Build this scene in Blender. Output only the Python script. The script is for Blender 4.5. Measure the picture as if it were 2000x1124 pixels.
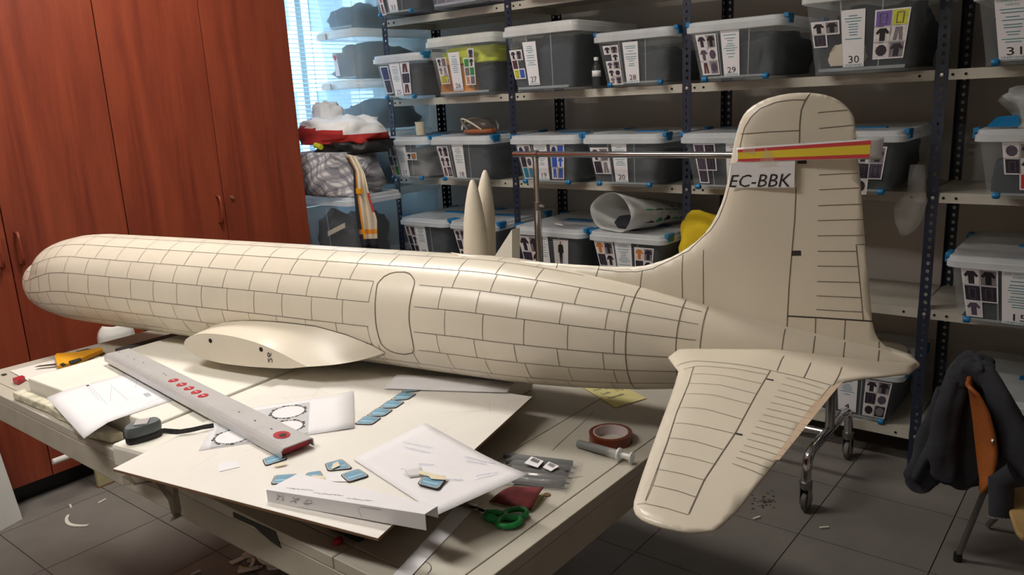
import bpy, bmesh, math, random
from mathutils import Vector, Matrix, noise, geometry

for o in list(bpy.data.objects):
    bpy.data.objects.remove(o, do_unlink=True)
SC = bpy.context.scene
COL = SC.collection
PI = math.pi

# ------------------------------------------------------------------ camera
EYE = Vector((0, 0, 1.40))
FPX = 1551.456
PITCH, ROLL, YAW = math.radians(-13.367), math.radians(-2.871), math.radians(38.994)
_d = Vector((-math.sin(YAW) * math.cos(PITCH), math.cos(YAW) * math.cos(PITCH), math.sin(PITCH)))
_r0 = Vector((math.cos(YAW), math.sin(YAW), 0))
_u0 = _r0.cross(_d)
_r = _r0 * math.cos(ROLL) + _u0 * math.sin(ROLL)
_u = -_r0 * math.sin(ROLL) + _u0 * math.cos(ROLL)
cam_d = bpy.data.cameras.new('camera')
cam = bpy.data.objects.new('camera', cam_d)
COL.objects.link(cam)
cam_d.sensor_width = 36
cam_d.lens = FPX * 36 / 2000
cam_d.clip_start = 0.02
m = Matrix.Identity(4)
for i in range(3):
    m[i][0] = _r[i]; m[i][1] = _u[i]; m[i][2] = -_d[i]; m[i][3] = EYE[i]
cam.matrix_world = m
SC.camera = cam

# ------------------------------------------------------------------ world, lamps, exposure
W = bpy.data.worlds.new('daylight')
SC.world = W
W.use_nodes = True
bg = W.node_tree.nodes['Background']
bg.inputs[0].default_value = (0.58, 0.80, 1.0, 1)
bg.inputs[1].default_value = 6.5
SC.view_settings.view_transform = 'Standard'
SC.view_settings.look = 'None'
SC.view_settings.gamma = 1
SC.view_settings.use_curve_mapping = False
SC.view_settings.exposure = 0.0
LAMP_POWER = 30.0
LAMPS = [(-2.15, 1.45), (-1.7, -0.15)]
CEIL = 2.75


def ray(x, y):
    return ((x - 1000) / FPX) * _r - ((y - 562) / FPX) * _u + _d


def onZ(x, y, z):
    q = ray(x, y); return EYE + q * ((z - EYE.z) / q.z)


def onY(x, y, Y):
    q = ray(x, y); return EYE + q * (Y / q.y)


def onX(x, y, X):
    q = ray(x, y); return EYE + q * (X / q.x)


# ------------------------------------------------------------------ materials
def lin(c):
    c = c / 255
    return c / 12.92 if c <= 0.04045 else ((c + 0.055) / 1.055) ** 2.4


def rgb(r, g, b):
    return (lin(r), lin(g), lin(b), 1)


MATS = {}


def mat(name, col, rough=0.6, metal=0.0, var=0.08, scale=12, bump=0.0, bscale=60, spec=0.5, stretch=(1, 1, 1), sss=0, detail=3, coat=0):
    if name in MATS:
        return MATS[name]
    mt = bpy.data.materials.new(name); mt.use_nodes = True
    nt = mt.node_tree; b = nt.nodes['Principled BSDF']
    b.inputs['Roughness'].default_value = rough
    b.inputs['Metallic'].default_value = metal
    b.inputs['Specular IOR Level'].default_value = spec
    b.inputs['Coat Weight'].default_value = coat
    tc = nt.nodes.new('ShaderNodeTexCoord')
    mp = nt.nodes.new('ShaderNodeMapping'); mp.inputs['Scale'].default_value = stretch
    nt.links.new(tc.outputs['Object'], mp.inputs[0])
    n = nt.nodes.new('ShaderNodeTexNoise'); n.inputs['Scale'].default_value = scale; n.inputs['Detail'].default_value = detail
    nt.links.new(mp.outputs[0], n.inputs['Vector'])
    cr = nt.nodes.new('ShaderNodeValToRGB')
    cr.color_ramp.elements[0].position = 0.3; cr.color_ramp.elements[1].position = 0.7
    cr.color_ramp.elements[0].color = tuple(max(0, c * (1 - var)) for c in col[:3]) + (1,)
    cr.color_ramp.elements[1].color = tuple(min(1, c * (1 + var)) for c in col[:3]) + (1,)
    nt.links.new(n.outputs[0], cr.inputs[0])
    nt.links.new(cr.outputs[0], b.inputs['Base Color'])
    if bump:
        n2 = nt.nodes.new('ShaderNodeTexNoise'); n2.inputs['Scale'].default_value = bscale; n2.inputs['Detail'].default_value = 4
        nt.links.new(mp.outputs[0], n2.inputs['Vector'])
        bp = nt.nodes.new('ShaderNodeBump'); bp.inputs['Strength'].default_value = bump; bp.inputs['Distance'].default_value = 0.01
        nt.links.new(n2.outputs[0], bp.inputs['Height']); nt.links.new(bp.outputs[0], b.inputs['Normal'])
    MATS[name] = mt
    return mt


def clear(name, col, opac, rough=0.25):
    if name in MATS:
        return MATS[name]
    mt = bpy.data.materials.new(name); mt.use_nodes = True
    nt = mt.node_tree; b = nt.nodes['Principled BSDF']; out = nt.nodes['Material Output']
    b.inputs['Base Color'].default_value = col; b.inputs['Roughness'].default_value = rough
    tr = nt.nodes.new('ShaderNodeBsdfTransparent'); mx = nt.nodes.new('ShaderNodeMixShader')
    tl = nt.nodes.new('ShaderNodeBsdfTranslucent'); tl.inputs[0].default_value = col
    m2 = nt.nodes.new('ShaderNodeMixShader'); m2.inputs[0].default_value = 0.35
    n = nt.nodes.new('ShaderNodeTexNoise'); n.inputs['Scale'].default_value = 9
    tc = nt.nodes.new('ShaderNodeTexCoord'); nt.links.new(tc.outputs['Object'], n.inputs['Vector'])
    mr = nt.nodes.new('ShaderNodeMapRange'); mr.inputs['To Min'].default_value = opac * 0.8; mr.inputs['To Max'].default_value = opac * 1.2
    nt.links.new(n.outputs[0], mr.inputs['Value'])
    nt.links.new(b.outputs[0], m2.inputs[1]); nt.links.new(tl.outputs[0], m2.inputs[2])
    nt.links.new(mr.outputs[0], mx.inputs[0]); nt.links.new(tr.outputs[0], mx.inputs[1]); nt.links.new(m2.outputs[0], mx.inputs[2])
    nt.links.new(mx.outputs[0], out.inputs[0])
    MATS[name] = mt
    return mt


def emit(name, col, st):
    mt = bpy.data.materials.new(name); mt.use_nodes = True
    nt = mt.node_tree; b = nt.nodes['Principled BSDF']
    b.inputs['Base Color'].default_value = (0.8, 0.8, 0.8, 1)
    b.inputs['Emission Color'].default_value = col; b.inputs['Emission Strength'].default_value = st
    return mt


def wood(name, dark, light, scale=2.0, stretch=(6, 6, 0.35), rough=0.42):
    mt = bpy.data.materials.new(name); mt.use_nodes = True
    nt = mt.node_tree; b = nt.nodes['Principled BSDF']
    b.inputs['Roughness'].default_value = rough
    tc = nt.nodes.new('ShaderNodeTexCoord'); mp = nt.nodes.new('ShaderNodeMapping'); mp.inputs['Scale'].default_value = stretch
    nt.links.new(tc.outputs['Object'], mp.inputs[0])
    n = nt.nodes.new('ShaderNodeTexNoise'); n.inputs['Scale'].default_value = scale; n.inputs['Detail'].default_value = 6; n.inputs['Distortion'].default_value = 1.2
    nt.links.new(mp.outputs[0], n.inputs['Vector'])
    n2 = nt.nodes.new('ShaderNodeTexNoise'); n2.inputs['Scale'].default_value = scale * 14; n2.inputs['Detail'].default_value = 3
    nt.links.new(mp.outputs[0], n2.inputs['Vector'])
    mx = nt.nodes.new('ShaderNodeMath'); mx.operation = 'MULTIPLY_ADD'; mx.inputs[1].default_value = 0.3; 
    nt.links.new(n2.outputs[0], mx.inputs[0]); nt.links.new(n.outputs[0], mx.inputs[2])
    cr = nt.nodes.new('ShaderNodeValToRGB'); cr.color_ramp.elements[0].position = 0.42; cr.color_ramp.elements[1].position = 0.9
    cr.color_ramp.elements[0].color = dark; cr.color_ramp.elements[1].color = light
    nt.links.new(mx.outputs[0], cr.inputs[0]); nt.links.new(cr.outputs[0], b.inputs['Base Color'])
    MATS[name] = mt
    return mt


def plaid(name, base, c1, c2, sc):
    mt = bpy.data.materials.new(name); mt.use_nodes = True
    nt = mt.node_tree; b = nt.nodes['Principled BSDF']; b.inputs['Roughness'].default_value = 0.9
    tc = nt.nodes.new('ShaderNodeTexCoord')
    mp = nt.nodes.new('ShaderNodeMapping'); mp.inputs['Rotation'].default_value = (0.3, 0.5, 0.4)
    nt.links.new(tc.outputs['Object'], mp.inputs[0])
    cur = None
    for ax, c, s in (('X', c1, sc), ('Z', c1, sc), ('X', c2, sc * 1.9), ('Z', c2, sc * 1.9)):
        w = nt.nodes.new('ShaderNodeTexWave'); w.bands_direction = ax; w.inputs['Scale'].default_value = s; w.inputs['Distortion'].default_value = 0.25
        nt.links.new(mp.outputs[0], w.inputs['Vector'])
        r = nt.nodes.new('ShaderNodeValToRGB'); r.color_ramp.elements[0].position = 0.68; r.color_ramp.elements[1].position = 0.84
        r.color_ramp.elements[1].color = (0.6, 0.6, 0.6, 1)
        nt.links.new(w.outputs[0], r.inputs[0])
        x = nt.nodes.new('ShaderNodeMix'); x.data_type = 'RGBA'
        nt.links.new(r.outputs[0], x.inputs[0])
        if cur is None:
            x.inputs[6].default_value = base
        else:
            nt.links.new(cur, x.inputs[6])
        x.inputs[7].default_value = c
        cur = x.outputs[2]
    nt.links.new(cur, b.inputs['Base Color'])
    MATS[name] = mt
    return mt


M_shell = mat('ivory_print', rgb(225, 215, 196), 0.32, var=0.035, scale=5, bump=0.02, bscale=35)
M_pencil = mat('pencil', rgb(112, 103, 90), 0.8, var=0.2, scale=80)
M_pencil2 = mat('pencil_dark', rgb(58, 52, 48), 0.8, var=0.1)
M_paper = mat('paper', rgb(232, 230, 232), 0.75, var=0.02)
M_ink = mat('ink', rgb(40, 36, 40), 0.7, var=0.05)
M_greyink = mat('grey_ink', rgb(120, 120, 130), 0.8, var=0.1)
M_blueink = mat('blue_ink', rgb(130, 135, 185), 0.8, var=0.1)
M_teal = mat('teal_ink', rgb(60, 140, 150), 0.8, var=0.1)
M_wall = mat('plaster', rgb(200, 193, 184), 0.9, var=0.05, scale=3, bump=0.05, bscale=90)
M_white = mat('white_paint', rgb(225, 223, 216), 0.7, var=0.03)
M_table = mat('bench_laminate', rgb(186, 180, 166), 0.45, var=0.05, scale=7, bump=0.02)
M_tablew = mat('bench_worn', rgb(180, 174, 158), 0.6, var=0.10, scale=14)
M_joint = mat('dark_joint', rgb(70, 62, 50), 0.9)
M_foam = mat('white_foam', rgb(228, 224, 212), 0.85, var=0.05, scale=10, bump=0.1, bscale=50)
M_rough = mat('rough_foam', rgb(205, 200, 178), 0.95, var=0.25, scale=40, bump=0.6, bscale=60)
M_panel = mat('white_hardboard', rgb(232, 228, 220), 0.4, var=0.03, scale=6)
M_brown = mat('hardboard_edge', rgb(130, 95, 65), 0.8, var=0.15)
M_tile = mat('floor_tile', rgb(124, 118, 112), 0.55, var=0.12, scale=6, bump=0.02, detail=6)
M_grout = mat('floor_joint', rgb(58, 52, 48), 0.9)
M_wood = wood('cherry_veneer', rgb(113, 45, 28), rgb(152, 70, 43))
M_seatwood = wood('orange_plywood', rgb(150, 78, 30), rgb(190, 110, 50), stretch=(3, 1, 3))
M_beech = mat('beech_edge', rgb(205, 170, 110), 0.5, var=0.1)
M_post = mat('navy_steel', rgb(30, 38, 58), 0.45, var=0.12, scale=20)
M_shelf = mat('shelf_steel', rgb(185, 180, 166), 0.5, var=0.06)
M_bolt = mat('zinc_bolt', rgb(190, 190, 185), 0.35, metal=0.7)
M_hole = mat('hole_black', rgb(14, 14, 14), 0.9)
M_chrome = mat('chrome', rgb(205, 205, 205), 0.12, metal=1.0, var=0.02)
M_dchrome = mat('dull_chrome', rgb(150, 148, 145), 0.3, metal=1.0, var=0.05)
M_rubber = mat('grey_rubber', rgb(95, 92, 88), 0.6)
M_black = mat('black_plastic', rgb(24, 24, 26), 0.5)
M_alu = mat('aluminium', rgb(196, 196, 196), 0.38, metal=0.35, var=0.04)
M_red = mat('red_plastic', rgb(176, 28, 44), 0.4)
M_green = mat('green_plastic', rgb(20, 140, 66), 0.35)
M_blue = mat('blue_clip', rgb(20, 112, 165), 0.4)
M_yellow = mat('yellow_plastic', rgb(226, 160, 30), 0.4)
M_box = clear('clear_plastic', rgb(214, 224, 228), 0.15)
M_boxd = clear('clear_plastic_rib', rgb(225, 235, 240), 0.5)
M_boxb = clear('clear_blue_plastic', rgb(208, 234, 246), 0.42)
M_lid = clear('clear_lid', rgb(246, 250, 252), 0.78)
M_lidw = clear('white_lid', rgb(244, 245, 242), 0.88)
M_film = clear('clear_film', rgb(225, 225, 225), 0.13, 0.08)
M_bagfilm = clear('milky_film', rgb(225, 225, 222), 0.85, 0.4)
M_navy = mat('navy_cloth', rgb(36, 38, 46), 0.95, var=0.25, scale=9, bump=0.3, bscale=25)
M_slate = mat('slate_cloth', rgb(54, 56, 61), 0.95, var=0.2, scale=9, bump=0.3, bscale=25)
M_brownc = mat('brown_cloth', rgb(128, 110, 92), 0.95, var=0.3, scale=14, bump=0.5, bscale=25)
M_lime = mat('lime_cloth', rgb(200, 206, 50), 0.9, var=0.12, bump=0.3, bscale=25)
M_orange = mat('orange_cloth', rgb(214, 140, 40), 0.9, var=0.12, bump=0.3, bscale=25)
M_yelc = mat('yellow_cloth', rgb(208, 178, 24), 0.9, var=0.1, bump=0.3, bscale=18)
M_redc = mat('red_cloth', rgb(178, 48, 44), 0.9, var=0.15, bump=0.3, bscale=25)
M_whitec = mat('white_cloth', rgb(236, 236, 236), 0.9, var=0.04, bump=0.3, bscale=20)
M_cream = mat('cream_cloth', rgb(206, 194, 172), 0.9, var=0.08, bump=0.2, bscale=20)
M_jacket = mat('charcoal_fleece', rgb(50, 51, 56), 1.0, var=0.15, scale=14, bump=0.25, bscale=45)
M_greyc = mat('grey_cloth', rgb(120, 118, 116), 0.95, var=0.2, bump=0.3, bscale=25)
M_plaid = plaid('plaid_cloth', rgb(214, 212, 212), rgb(70, 72, 92), rgb(140, 138, 146), 7)
M_kapton = mat('amber_tape', rgb(108, 50, 30), 0.2, var=0.15)
M_mauve = mat('pale_core', rgb(205, 190, 190), 0.6)
M_sand = mat('red_sandpaper', rgb(110, 44, 46), 0.95, var=0.3, scale=60)
M_manila = mat('yellow_card', rgb(214, 204, 140), 0.75, var=0.03)
M_masktape = mat('masking_tape', rgb(226, 214, 186), 0.7)
M_flagred = mat('flag_red', rgb(206, 66, 66), 0.7, var=0.02)
M_flagyel = mat('flag_yellow', rgb(232, 206, 56), 0.7, var=0.02)
M_glassblue = mat('printed_sky_blue', rgb(112, 158, 184), 0.5, var=0.22, scale=60, stretch=(1, 0.3, 1))
M_dkgrey = mat('dark_grey_board', rgb(72, 70, 68), 0.7)
M_stain = mat('brown_stain', rgb(206, 182, 154), 0.7, var=0.12)
M_measure = mat('measure_grey', rgb(98, 106, 108), 0.5)  # grey plastic of the tape measure case, its own colour
M_blind = clear('blind_slat', rgb(196, 216, 226), 0.96, 0.5)
M_glass = clear('window_glass', rgb(230, 245, 255), 0.06, 0.05)
M_skin = mat('leather_tan', rgb(150, 84, 48), 0.6)


# ------------------------------------------------------------------ mesh building
class MB:
    def __init__(s):
        s.v = []; s.f = []; s.m = []; s.cur = 0

    def add(s, vs, fs):
        k = len(s.v); s.v += [Vector(v) for v in vs]
        for f in fs:
            s.f.append([i + k for i in f]); s.m.append(s.cur)
        return s

    def mi(s, i):
        s.cur = i; return s

    def box(s, a, b, M=None):
        x0, y0, z0 = a; x1, y1, z1 = b
        vs = [Vector(p) for p in ((x0, y0, z0), (x1, y0, z0), (x1, y1, z0), (x0, y1, z0), (x0, y0, z1), (x1, y0, z1), (x1, y1, z1), (x0, y1, z1))]
        if M: vs = [M @ p for p in vs]
        return s.add(vs, [(0, 3, 2, 1), (4, 5, 6, 7), (0, 1, 5, 4), (1, 2, 6, 5), (2, 3, 7, 6), (3, 0, 4, 7)])

    def prism(s, pts, off):
        n = len(pts); off = Vector(off); pts = [Vector(p) for p in pts]
        vs = pts + [p + off for p in pts]
        fs = [tuple(range(n)), tuple(range(2 * n - 1, n - 1, -1))] + [(i, n + i, n + (i + 1) % n, (i + 1) % n) for i in range(n)]
        return s.add(vs, fs)

    def loft(s, rings, cap=True, closed=True):
        n = len(rings[0]); vs = [p for r in rings for p in r]; fs = []
        for j in range(len(rings) - 1):
            for i in range(n if closed else n - 1):
                a = j * n + i; b = j * n + (i + 1) % n
                fs.append((a, b, b + n, a + n))
        if cap and closed:
            fs.append(tuple(range(n - 1, -1, -1))); k = (len(rings) - 1) * n
            fs.append(tuple(range(k, k + n)))
        return s.add(vs, fs)

    def tube(s, path, r, seg=10, cap=True):
        path = [Vector(p) for p in path]; rings = []
        n = len(path); rr = r if isinstance(r, (list, tuple)) else [r] * n
        up = None
        for i, p in enumerate(path):
            t = (path[min(i + 1, n - 1)] - path[max(i - 1, 0)]).normalized()
            if up is None:
                up = Vector((0, 0, 1)) if abs(t.z) < 0.9 else Vector((1, 0, 0))
            a = t.cross(up).normalized(); up = a.cross(t).normalized()
            rings.append([p + (a * math.cos(k * 2 * PI / seg) + up * math.sin(k * 2 * PI / seg)) * rr[i] for k in range(seg)])
        return s.loft(rings, cap)

    def lathe(s, prof, seg=24, M=None):
        M = M or Matrix.Identity(4); cap = prof[0] != prof[-1]
        return s.loft([[M @ Vector((r * math.cos(k * 2 * PI / seg), r * math.sin(k * 2 * PI / seg), z)) for k in range(seg)] for r, z in prof], cap)

    def ribbon(s, pts, nrm, w):
        pts = [Vector(p) for p in pts]
        vs = []
        n = len(pts)
        for i, p in enumerate(pts):
            t = (pts[min(i + 1, n - 1)] - pts[max(i - 1, 0)])
            nn = nrm[i] if isinstance(nrm, list) else nrm
            a = t.cross(nn).normalized() * (w / 2)
            vs += [p - a, p + a]
        return s.add(vs, [(2 * i, 2 * i + 1, 2 * i + 3, 2 * i + 2) for i in range(n - 1)])

    def build(s, name, mats, parent=None, smooth=False, bevel=0, solid=0, fixn=True, subsurf=0, origin=None, angle=None):
        me = bpy.data.meshes.new(name)
        lo = Vector((min(v.x for v in s.v), min(v.y for v in s.v), min(v.z for v in s.v)))
        hi = Vector((max(v.x for v in s.v), max(v.y for v in s.v), max(v.z for v in s.v)))
        c = Vector(origin) if origin is not None else Vector(((lo.x + hi.x) / 2, (lo.y + hi.y) / 2, lo.z if parent is None else (lo.z + hi.z) / 2))
        me.from_pydata([v - c for v in s.v], [], s.f)
        if not isinstance(mats, (list, tuple)): mats = [mats]
        for mm in mats: me.materials.append(mm)
        for p, k in zip(me.polygons, s.m):
            p.material_index = k; p.use_smooth = smooth
        me.validate()
        if fixn:
            bm = bmesh.new(); bm.from_mesh(me); bmesh.ops.recalc_face_normals(bm, faces=bm.faces); bm.to_mesh(me); bm.free()
        if smooth and angle:
            try:
                me.set_sharp_from_angle(angle=math.radians(angle))
            except Exception:
                pass
        o = bpy.data.objects.new(name, me); COL.objects.link(o)
        if parent is not None:
            o.parent = parent
            pw = Vector(parent.get('_w', (0, 0, 0)))
            o.location = c - pw
            o['_w'] = tuple(c)
        else:
            o.location = c; o['_w'] = tuple(c)
        if bevel:
            b = o.modifiers.new('bevel', 'BEVEL'); b.width = bevel; b.segments = 2; b.limit_method = 'ANGLE'
        if solid:
            b = o.modifiers.new('solid', 'SOLIDIFY'); b.thickness = solid; b.offset = 0
        if subsurf:
            b = o.modifiers.new('sub', 'SUBSURF'); b.levels = subsurf; b.render_levels = subsurf
        return o


def tag(o, label=None, cat=None, group=None, kind=None):
    if label: o['label'] = label
    if cat: o['category'] = cat
    if group: o['group'] = group
    if kind: o['kind'] = kind
    return o


def thing(name, label, cat, loc, group=None):
    o = bpy.data.objects.new(name, None); COL.objects.link(o)
    o.empty_display_size = 0.05
    o.location = loc; o['_w'] = tuple(loc)
    return tag(o, label, cat, group)


_txt = {}


def text2d(t, italic=0.0):
    """flat text outline as (verts, faces, width), cap height about 0.73"""
    if t in _txt: return _txt[t]
    cu = bpy.data.curves.new('text', 'FONT'); cu.body = t; cu.size = 1.0; cu.resolution_u = 2
    ob = bpy.data.objects.new('text', cu); COL.objects.link(ob)
    dg = bpy.context.evaluated_depsgraph_get()
    me = bpy.data.meshes.new_from_object(ob.evaluated_get(dg))
    vs = [(v.co.x, v.co.y) for v in me.vertices]; fs = [tuple(p.vertices) for p in me.polygons]
    bpy.data.objects.remove(ob); bpy.data.meshes.remove(me); bpy.data.curves.remove(cu)
    w = max(v[0] for v in vs)
    _txt[t] = (vs, fs, w)
    return _txt[t]


for t in ['EC-BBK', 'UNIFORMES', 'COMPLEMENTOS', 'VARIOS', 'DC6', '1/12', 'Escala', 'Avión', 'Responsable:', '26', '09', '15', '4', 'AIR NOSTRUM', 'INVIERNO'] + [str(i) for i in list(range(17, 21)) + list(range(25, 34))]:
    text2d(t)


class Quad:
    """bilinear patch with corners p00 p10 p11 p01, used to lay print and paper on a real surface"""
    def __init__(s, a, b, c, d):
        s.a, s.b, s.c, s.d = [Vector(p) for p in (a, b, c, d)]
        s.n = (s.b - s.a).cross(s.d - s.a).normalized()
        s.w = ((s.b - s.a).length + (s.c - s.d).length) / 2; s.h = ((s.d - s.a).length + (s.c - s.b).length) / 2

    def p(s, u, v, o=0.0):
        return s.a * (1 - u) * (1 - v) + s.b * u * (1 - v) + s.c * u * v + s.d * (1 - u) * v + s.n * o


def put_rect(mb, q, u0, v0, u1, v1, o):
    mb.add([q.p(u0, v0, o), q.p(u1, v0, o), q.p(u1, v1, o), q.p(u0, v1, o)], [(0, 1, 2, 3)])


def put_poly(mb, q, pts, o):
    mb.add([q.p(u, v, o) for u, v in pts], [tuple(range(len(pts)))])


def put_text(mb, q, t, uc, v0, size_v, o, italic=0.0, width=None, center=True):
    vs, fs, w = text2d(t)
    k = size_v / 0.73
    ku = k * q.h / q.w
    if width: ku = width / w
    sh = (w * ku / 2) if center else 0
    mb.add([q.p(uc - sh + x * ku + italic * y * ku, v0 + y * k, o) for x, y in vs], fs)


def sheet(name, q, matl, parent=None, th=0.0006, n=1, wav=None, lift=0.0):
    mb = MB(); g = []
    for j in range(n + 1):
        for i in range(n + 1):
            u, v = i / n, j / n
            g.append(q.p(u, v, lift + (wav(u, v) if wav else 0)))
    N = n + 1
    top = [(j * N + i, j * N + i + 1, (j + 1) * N + i + 1, (j + 1) * N + i) for j in range(n) for i in range(n)]
    mb.add(g, top)
    o = mb.build(name, matl, parent, smooth=n > 1, fixn=False)
    s_ = o.modifiers.new('solid', 'SOLIDIFY'); s_.thickness = th; s_.offset = -1
    return o


def squiggle(mb, q, u0, v0, u1, v1, amp, o, w, seed, n=26):
    rnd = random.Random(seed); pts = []
    for i in range(n):
        k = i / (n - 1)
        pts.append(q.p(u0 + (u1 - u0) * k + rnd.uniform(-1, 1) * amp * 0.35, v0 + (v1 - v0) * k + math.sin(i * 2.1) * amp * rnd.uniform(.3, 1), o))
    mb.ribbon(pts, q.n, w)


def lump(name, c, size, matl, seed, amp=0.25, label=None, cat=None, parent=None, group=None, power=3.0, nu=36, nv=20, top=None, freq=2.2, mats=None, fmat=None):
    """soft pile of cloth: a rounded box with folds, flat underneath; c = centre of the base"""
    mb = MB(); rings = []
    sx, sy, sz = size; off = Vector((seed * 7.3, seed * 3.1, seed * 1.7))
    for j in range(nv + 1):
        ph = -PI / 2 + PI * j / nv; r = []
        for i in range(nu):
            th = 2 * PI * i / nu
            f = lambda a: math.copysign(abs(a) ** (2 / power), a)
            x, y, z = f(math.cos(ph)) * f(math.cos(th)), f(math.cos(ph)) * f(math.sin(th)), f(math.sin(ph))
            p = Vector((x, y, z))
            d = noise.noise(p * freq + off) * amp + noise.noise(p * freq * 2.7 + off) * amp * 0.45
            k = 1 + d
            z = z * k
            if z < -0.55: z = -0.55 - (z + 0.55) * 0.02
            r.append(Vector((c[0] + x * k * sx / 2, c[1] + y * k * sy / 2, c[2] + (z + 0.55) / 1.55 * sz)))
        rings.append(r)
    lo = min(v.z for r in rings for v in r)
    for r in rings:
        for v in r: v.z += c[2] - lo
    mb.loft(rings, cap=True)
    if fmat:
        for k, fc in enumerate(mb.f):
            cc = sum((mb.v[i] for i in fc), Vector()) / len(fc)
            mb.m[k] = fmat(cc)
    o = mb.build(name, mats or matl, parent, smooth=True)
    if label: tag(o, label, cat, group)
    return o


def limit_lump(o, lo, hi):
    """keep a pile inside the walls of the box that holds it"""
    c = o.location
    for v in o.data.vertices:
        for k in range(3):
            v.co[k] = min(max(v.co[k] + c[k], lo[k]), hi[k]) - c[k]


# ================================================================== SETTING
XL, XR, YB, YF = -3.75, 1.9, 3.50, -2.0
# floor slab and tiles
fl = MB().box((XL - .1, YF - .1, -0.12), (XR + .1, YB + .1, -0.004)).build('floor', M_grout)
tag(fl, 'grey vinyl tiled floor with dark joints', kind='structure')
TP = 0.3785
tile_me = None
i0, i1 = math.floor((XL + .755) / TP), math.ceil((XR + .755) / TP)
j0, j1 = math.floor((YF - 1.19) / TP), math.ceil((YB - 1.19) / TP)
rnd = random.Random(3)
for i in range(i0, i1):
    for j in range(j0, j1):
        x, y = -.755 + i * TP, 1.19 + j * TP
        if x + TP > XR + .05 or x < XL - .35: continue
        if tile_me is None:
            t0 = MB().box((x + .0016, y + .0016, -0.004), (x + TP - .0016, y + TP - .0016, 0.0)).build('floor_tile', M_tile, fl)
            tile_me = t0.data; tz = t0.location.z
        else:
            o = bpy.data.objects.new('floor_tile', tile_me); COL.objects.link(o); o.parent = fl
            o.location = Vector((x + TP / 2, y + TP / 2, -0.002 + rnd.uniform(-.0004, 0))) - Vector(fl['_w'])
o = MB().box((XL - .1, YF - .1, CEIL), (XR + .1, YB + .1, CEIL + .1)).build('ceiling', M_white); tag(o, 'plain white ceiling', kind='structure')
o = MB().box((XL - .1, YB, 0), (XR + .1, YB + .1, CEIL)).build('wall_back', M_wall); tag(o, 'grey plaster wall behind the shelving', kind='structure')
o = MB().box((XR, YF, 0), (XR + .1, YB, CEIL)).build('wall_right', M_wall); tag(o, 'plain plaster side wall', kind='structure')
o = MB().box((XL, YF - .1, 0), (XR, YF, CEIL)).build('wall_front', M_wall); tag(o, 'plain plaster wall behind the viewer', kind='structure')
WY0, WY1, WZ0, WZ1 = 2.45, 3.47, 0.85, 2.5
mb = MB()
mb.box((XL - .1, YF, 0), (XL, WY0, CEIL)); mb.box((XL - .1, WY1, 0), (XL, YB, CEIL))
mb.box((XL - .1, WY0, 0), (XL, WY1, WZ0)); mb.box((XL - .1, WY0, WZ1), (XL, WY1, CEIL))
o = mb.build('wall_left', M_wall); tag(o, 'plaster wall with the window opening', kind='structure')
mb = MB()
for a, b in (((WY0, WZ0), (WY0 + .05, WZ1)), ((WY1 - .05, WZ0), (WY1, WZ1)), ((WY0, WZ0), (WY1, WZ0 + .05)), ((WY0, WZ1 - .05), (WY1, WZ1)), ((2.9, WZ0), (2.94, WZ1))):
    mb.box((XL - .085, a[0], a[1]), (XL - .04, b[0], b[1]))
win = mb.build('window_1', M_white); tag(win, 'daylit window with white frame', kind='structure')
MB().box((XL - .068, WY0 + .05, WZ0 + .05), (XL - .062, 2.9, WZ1 - .05)).build('pane', M_glass, win)
MB().box((XL - .068, 2.94, WZ0 + .05), (XL - .062, WY1 - .05, WZ1 - .05)).build('pane', M_glass, win)
bl = thing('venetian_blind', 'white venetian blind with narrow horizontal slats lowered over the window', 'blind', (XL + .05, 2.93, WZ1))
MB().box((XL + .005, WY0 + .01, WZ1 - .03), (XL + .05, WY1 - .01, WZ1)).build('head_rail', M_white, bl)
mb = MB(); z = WZ1 - .045
while z > WZ0 + .03:
    mb.add([(XL + .018, WY0 + .015, z + .003), (XL + .018, WY1 - .015, z + .003), (XL + .038, WY1 - .015, z - .003), (XL + .038, WY0 + .015, z - .003)], [(0, 1, 2, 3)])
    z -= .0235
o = mb.build('slats', M_blind, bl, fixn=False, solid=.0012); tag(o, kind='stuff')
for y in (2.62, 2.93, 3.24):
    MB().tube([(XL + .04, y, WZ1 - .03), (XL + .04, y, WZ0 + .03)], .0014, 6).build('ladder_cord', M_greyink, bl)
MB().box((XL + .012, WY0 + .015, WZ0 + .01), (XL + .042, WY1 - .015, WZ0 + .028)).build('bottom_rail', M_white, bl)
bd = thing('building', 'pale grey-blue building outside the window', 'building', (-8.6, 7.2, -6))
M_fac = mat('facade_blue', rgb(176, 196, 206), .8); M_fac2 = mat('facade_dark', rgb(96, 120, 138), .6)
MB().box((-10, 5.2, -6), (-8, 9.6, 6)).build('facade', M_fac, bd)
for k in range(5):
    for j in range(5):
        MB().box((-8.0, 5.5 + k * .82, -3.4 + j * 1.9), (-7.97, 6.0 + k * .82, -2.2 + j * 1.9)).build('window', M_fac2, bd)
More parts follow.
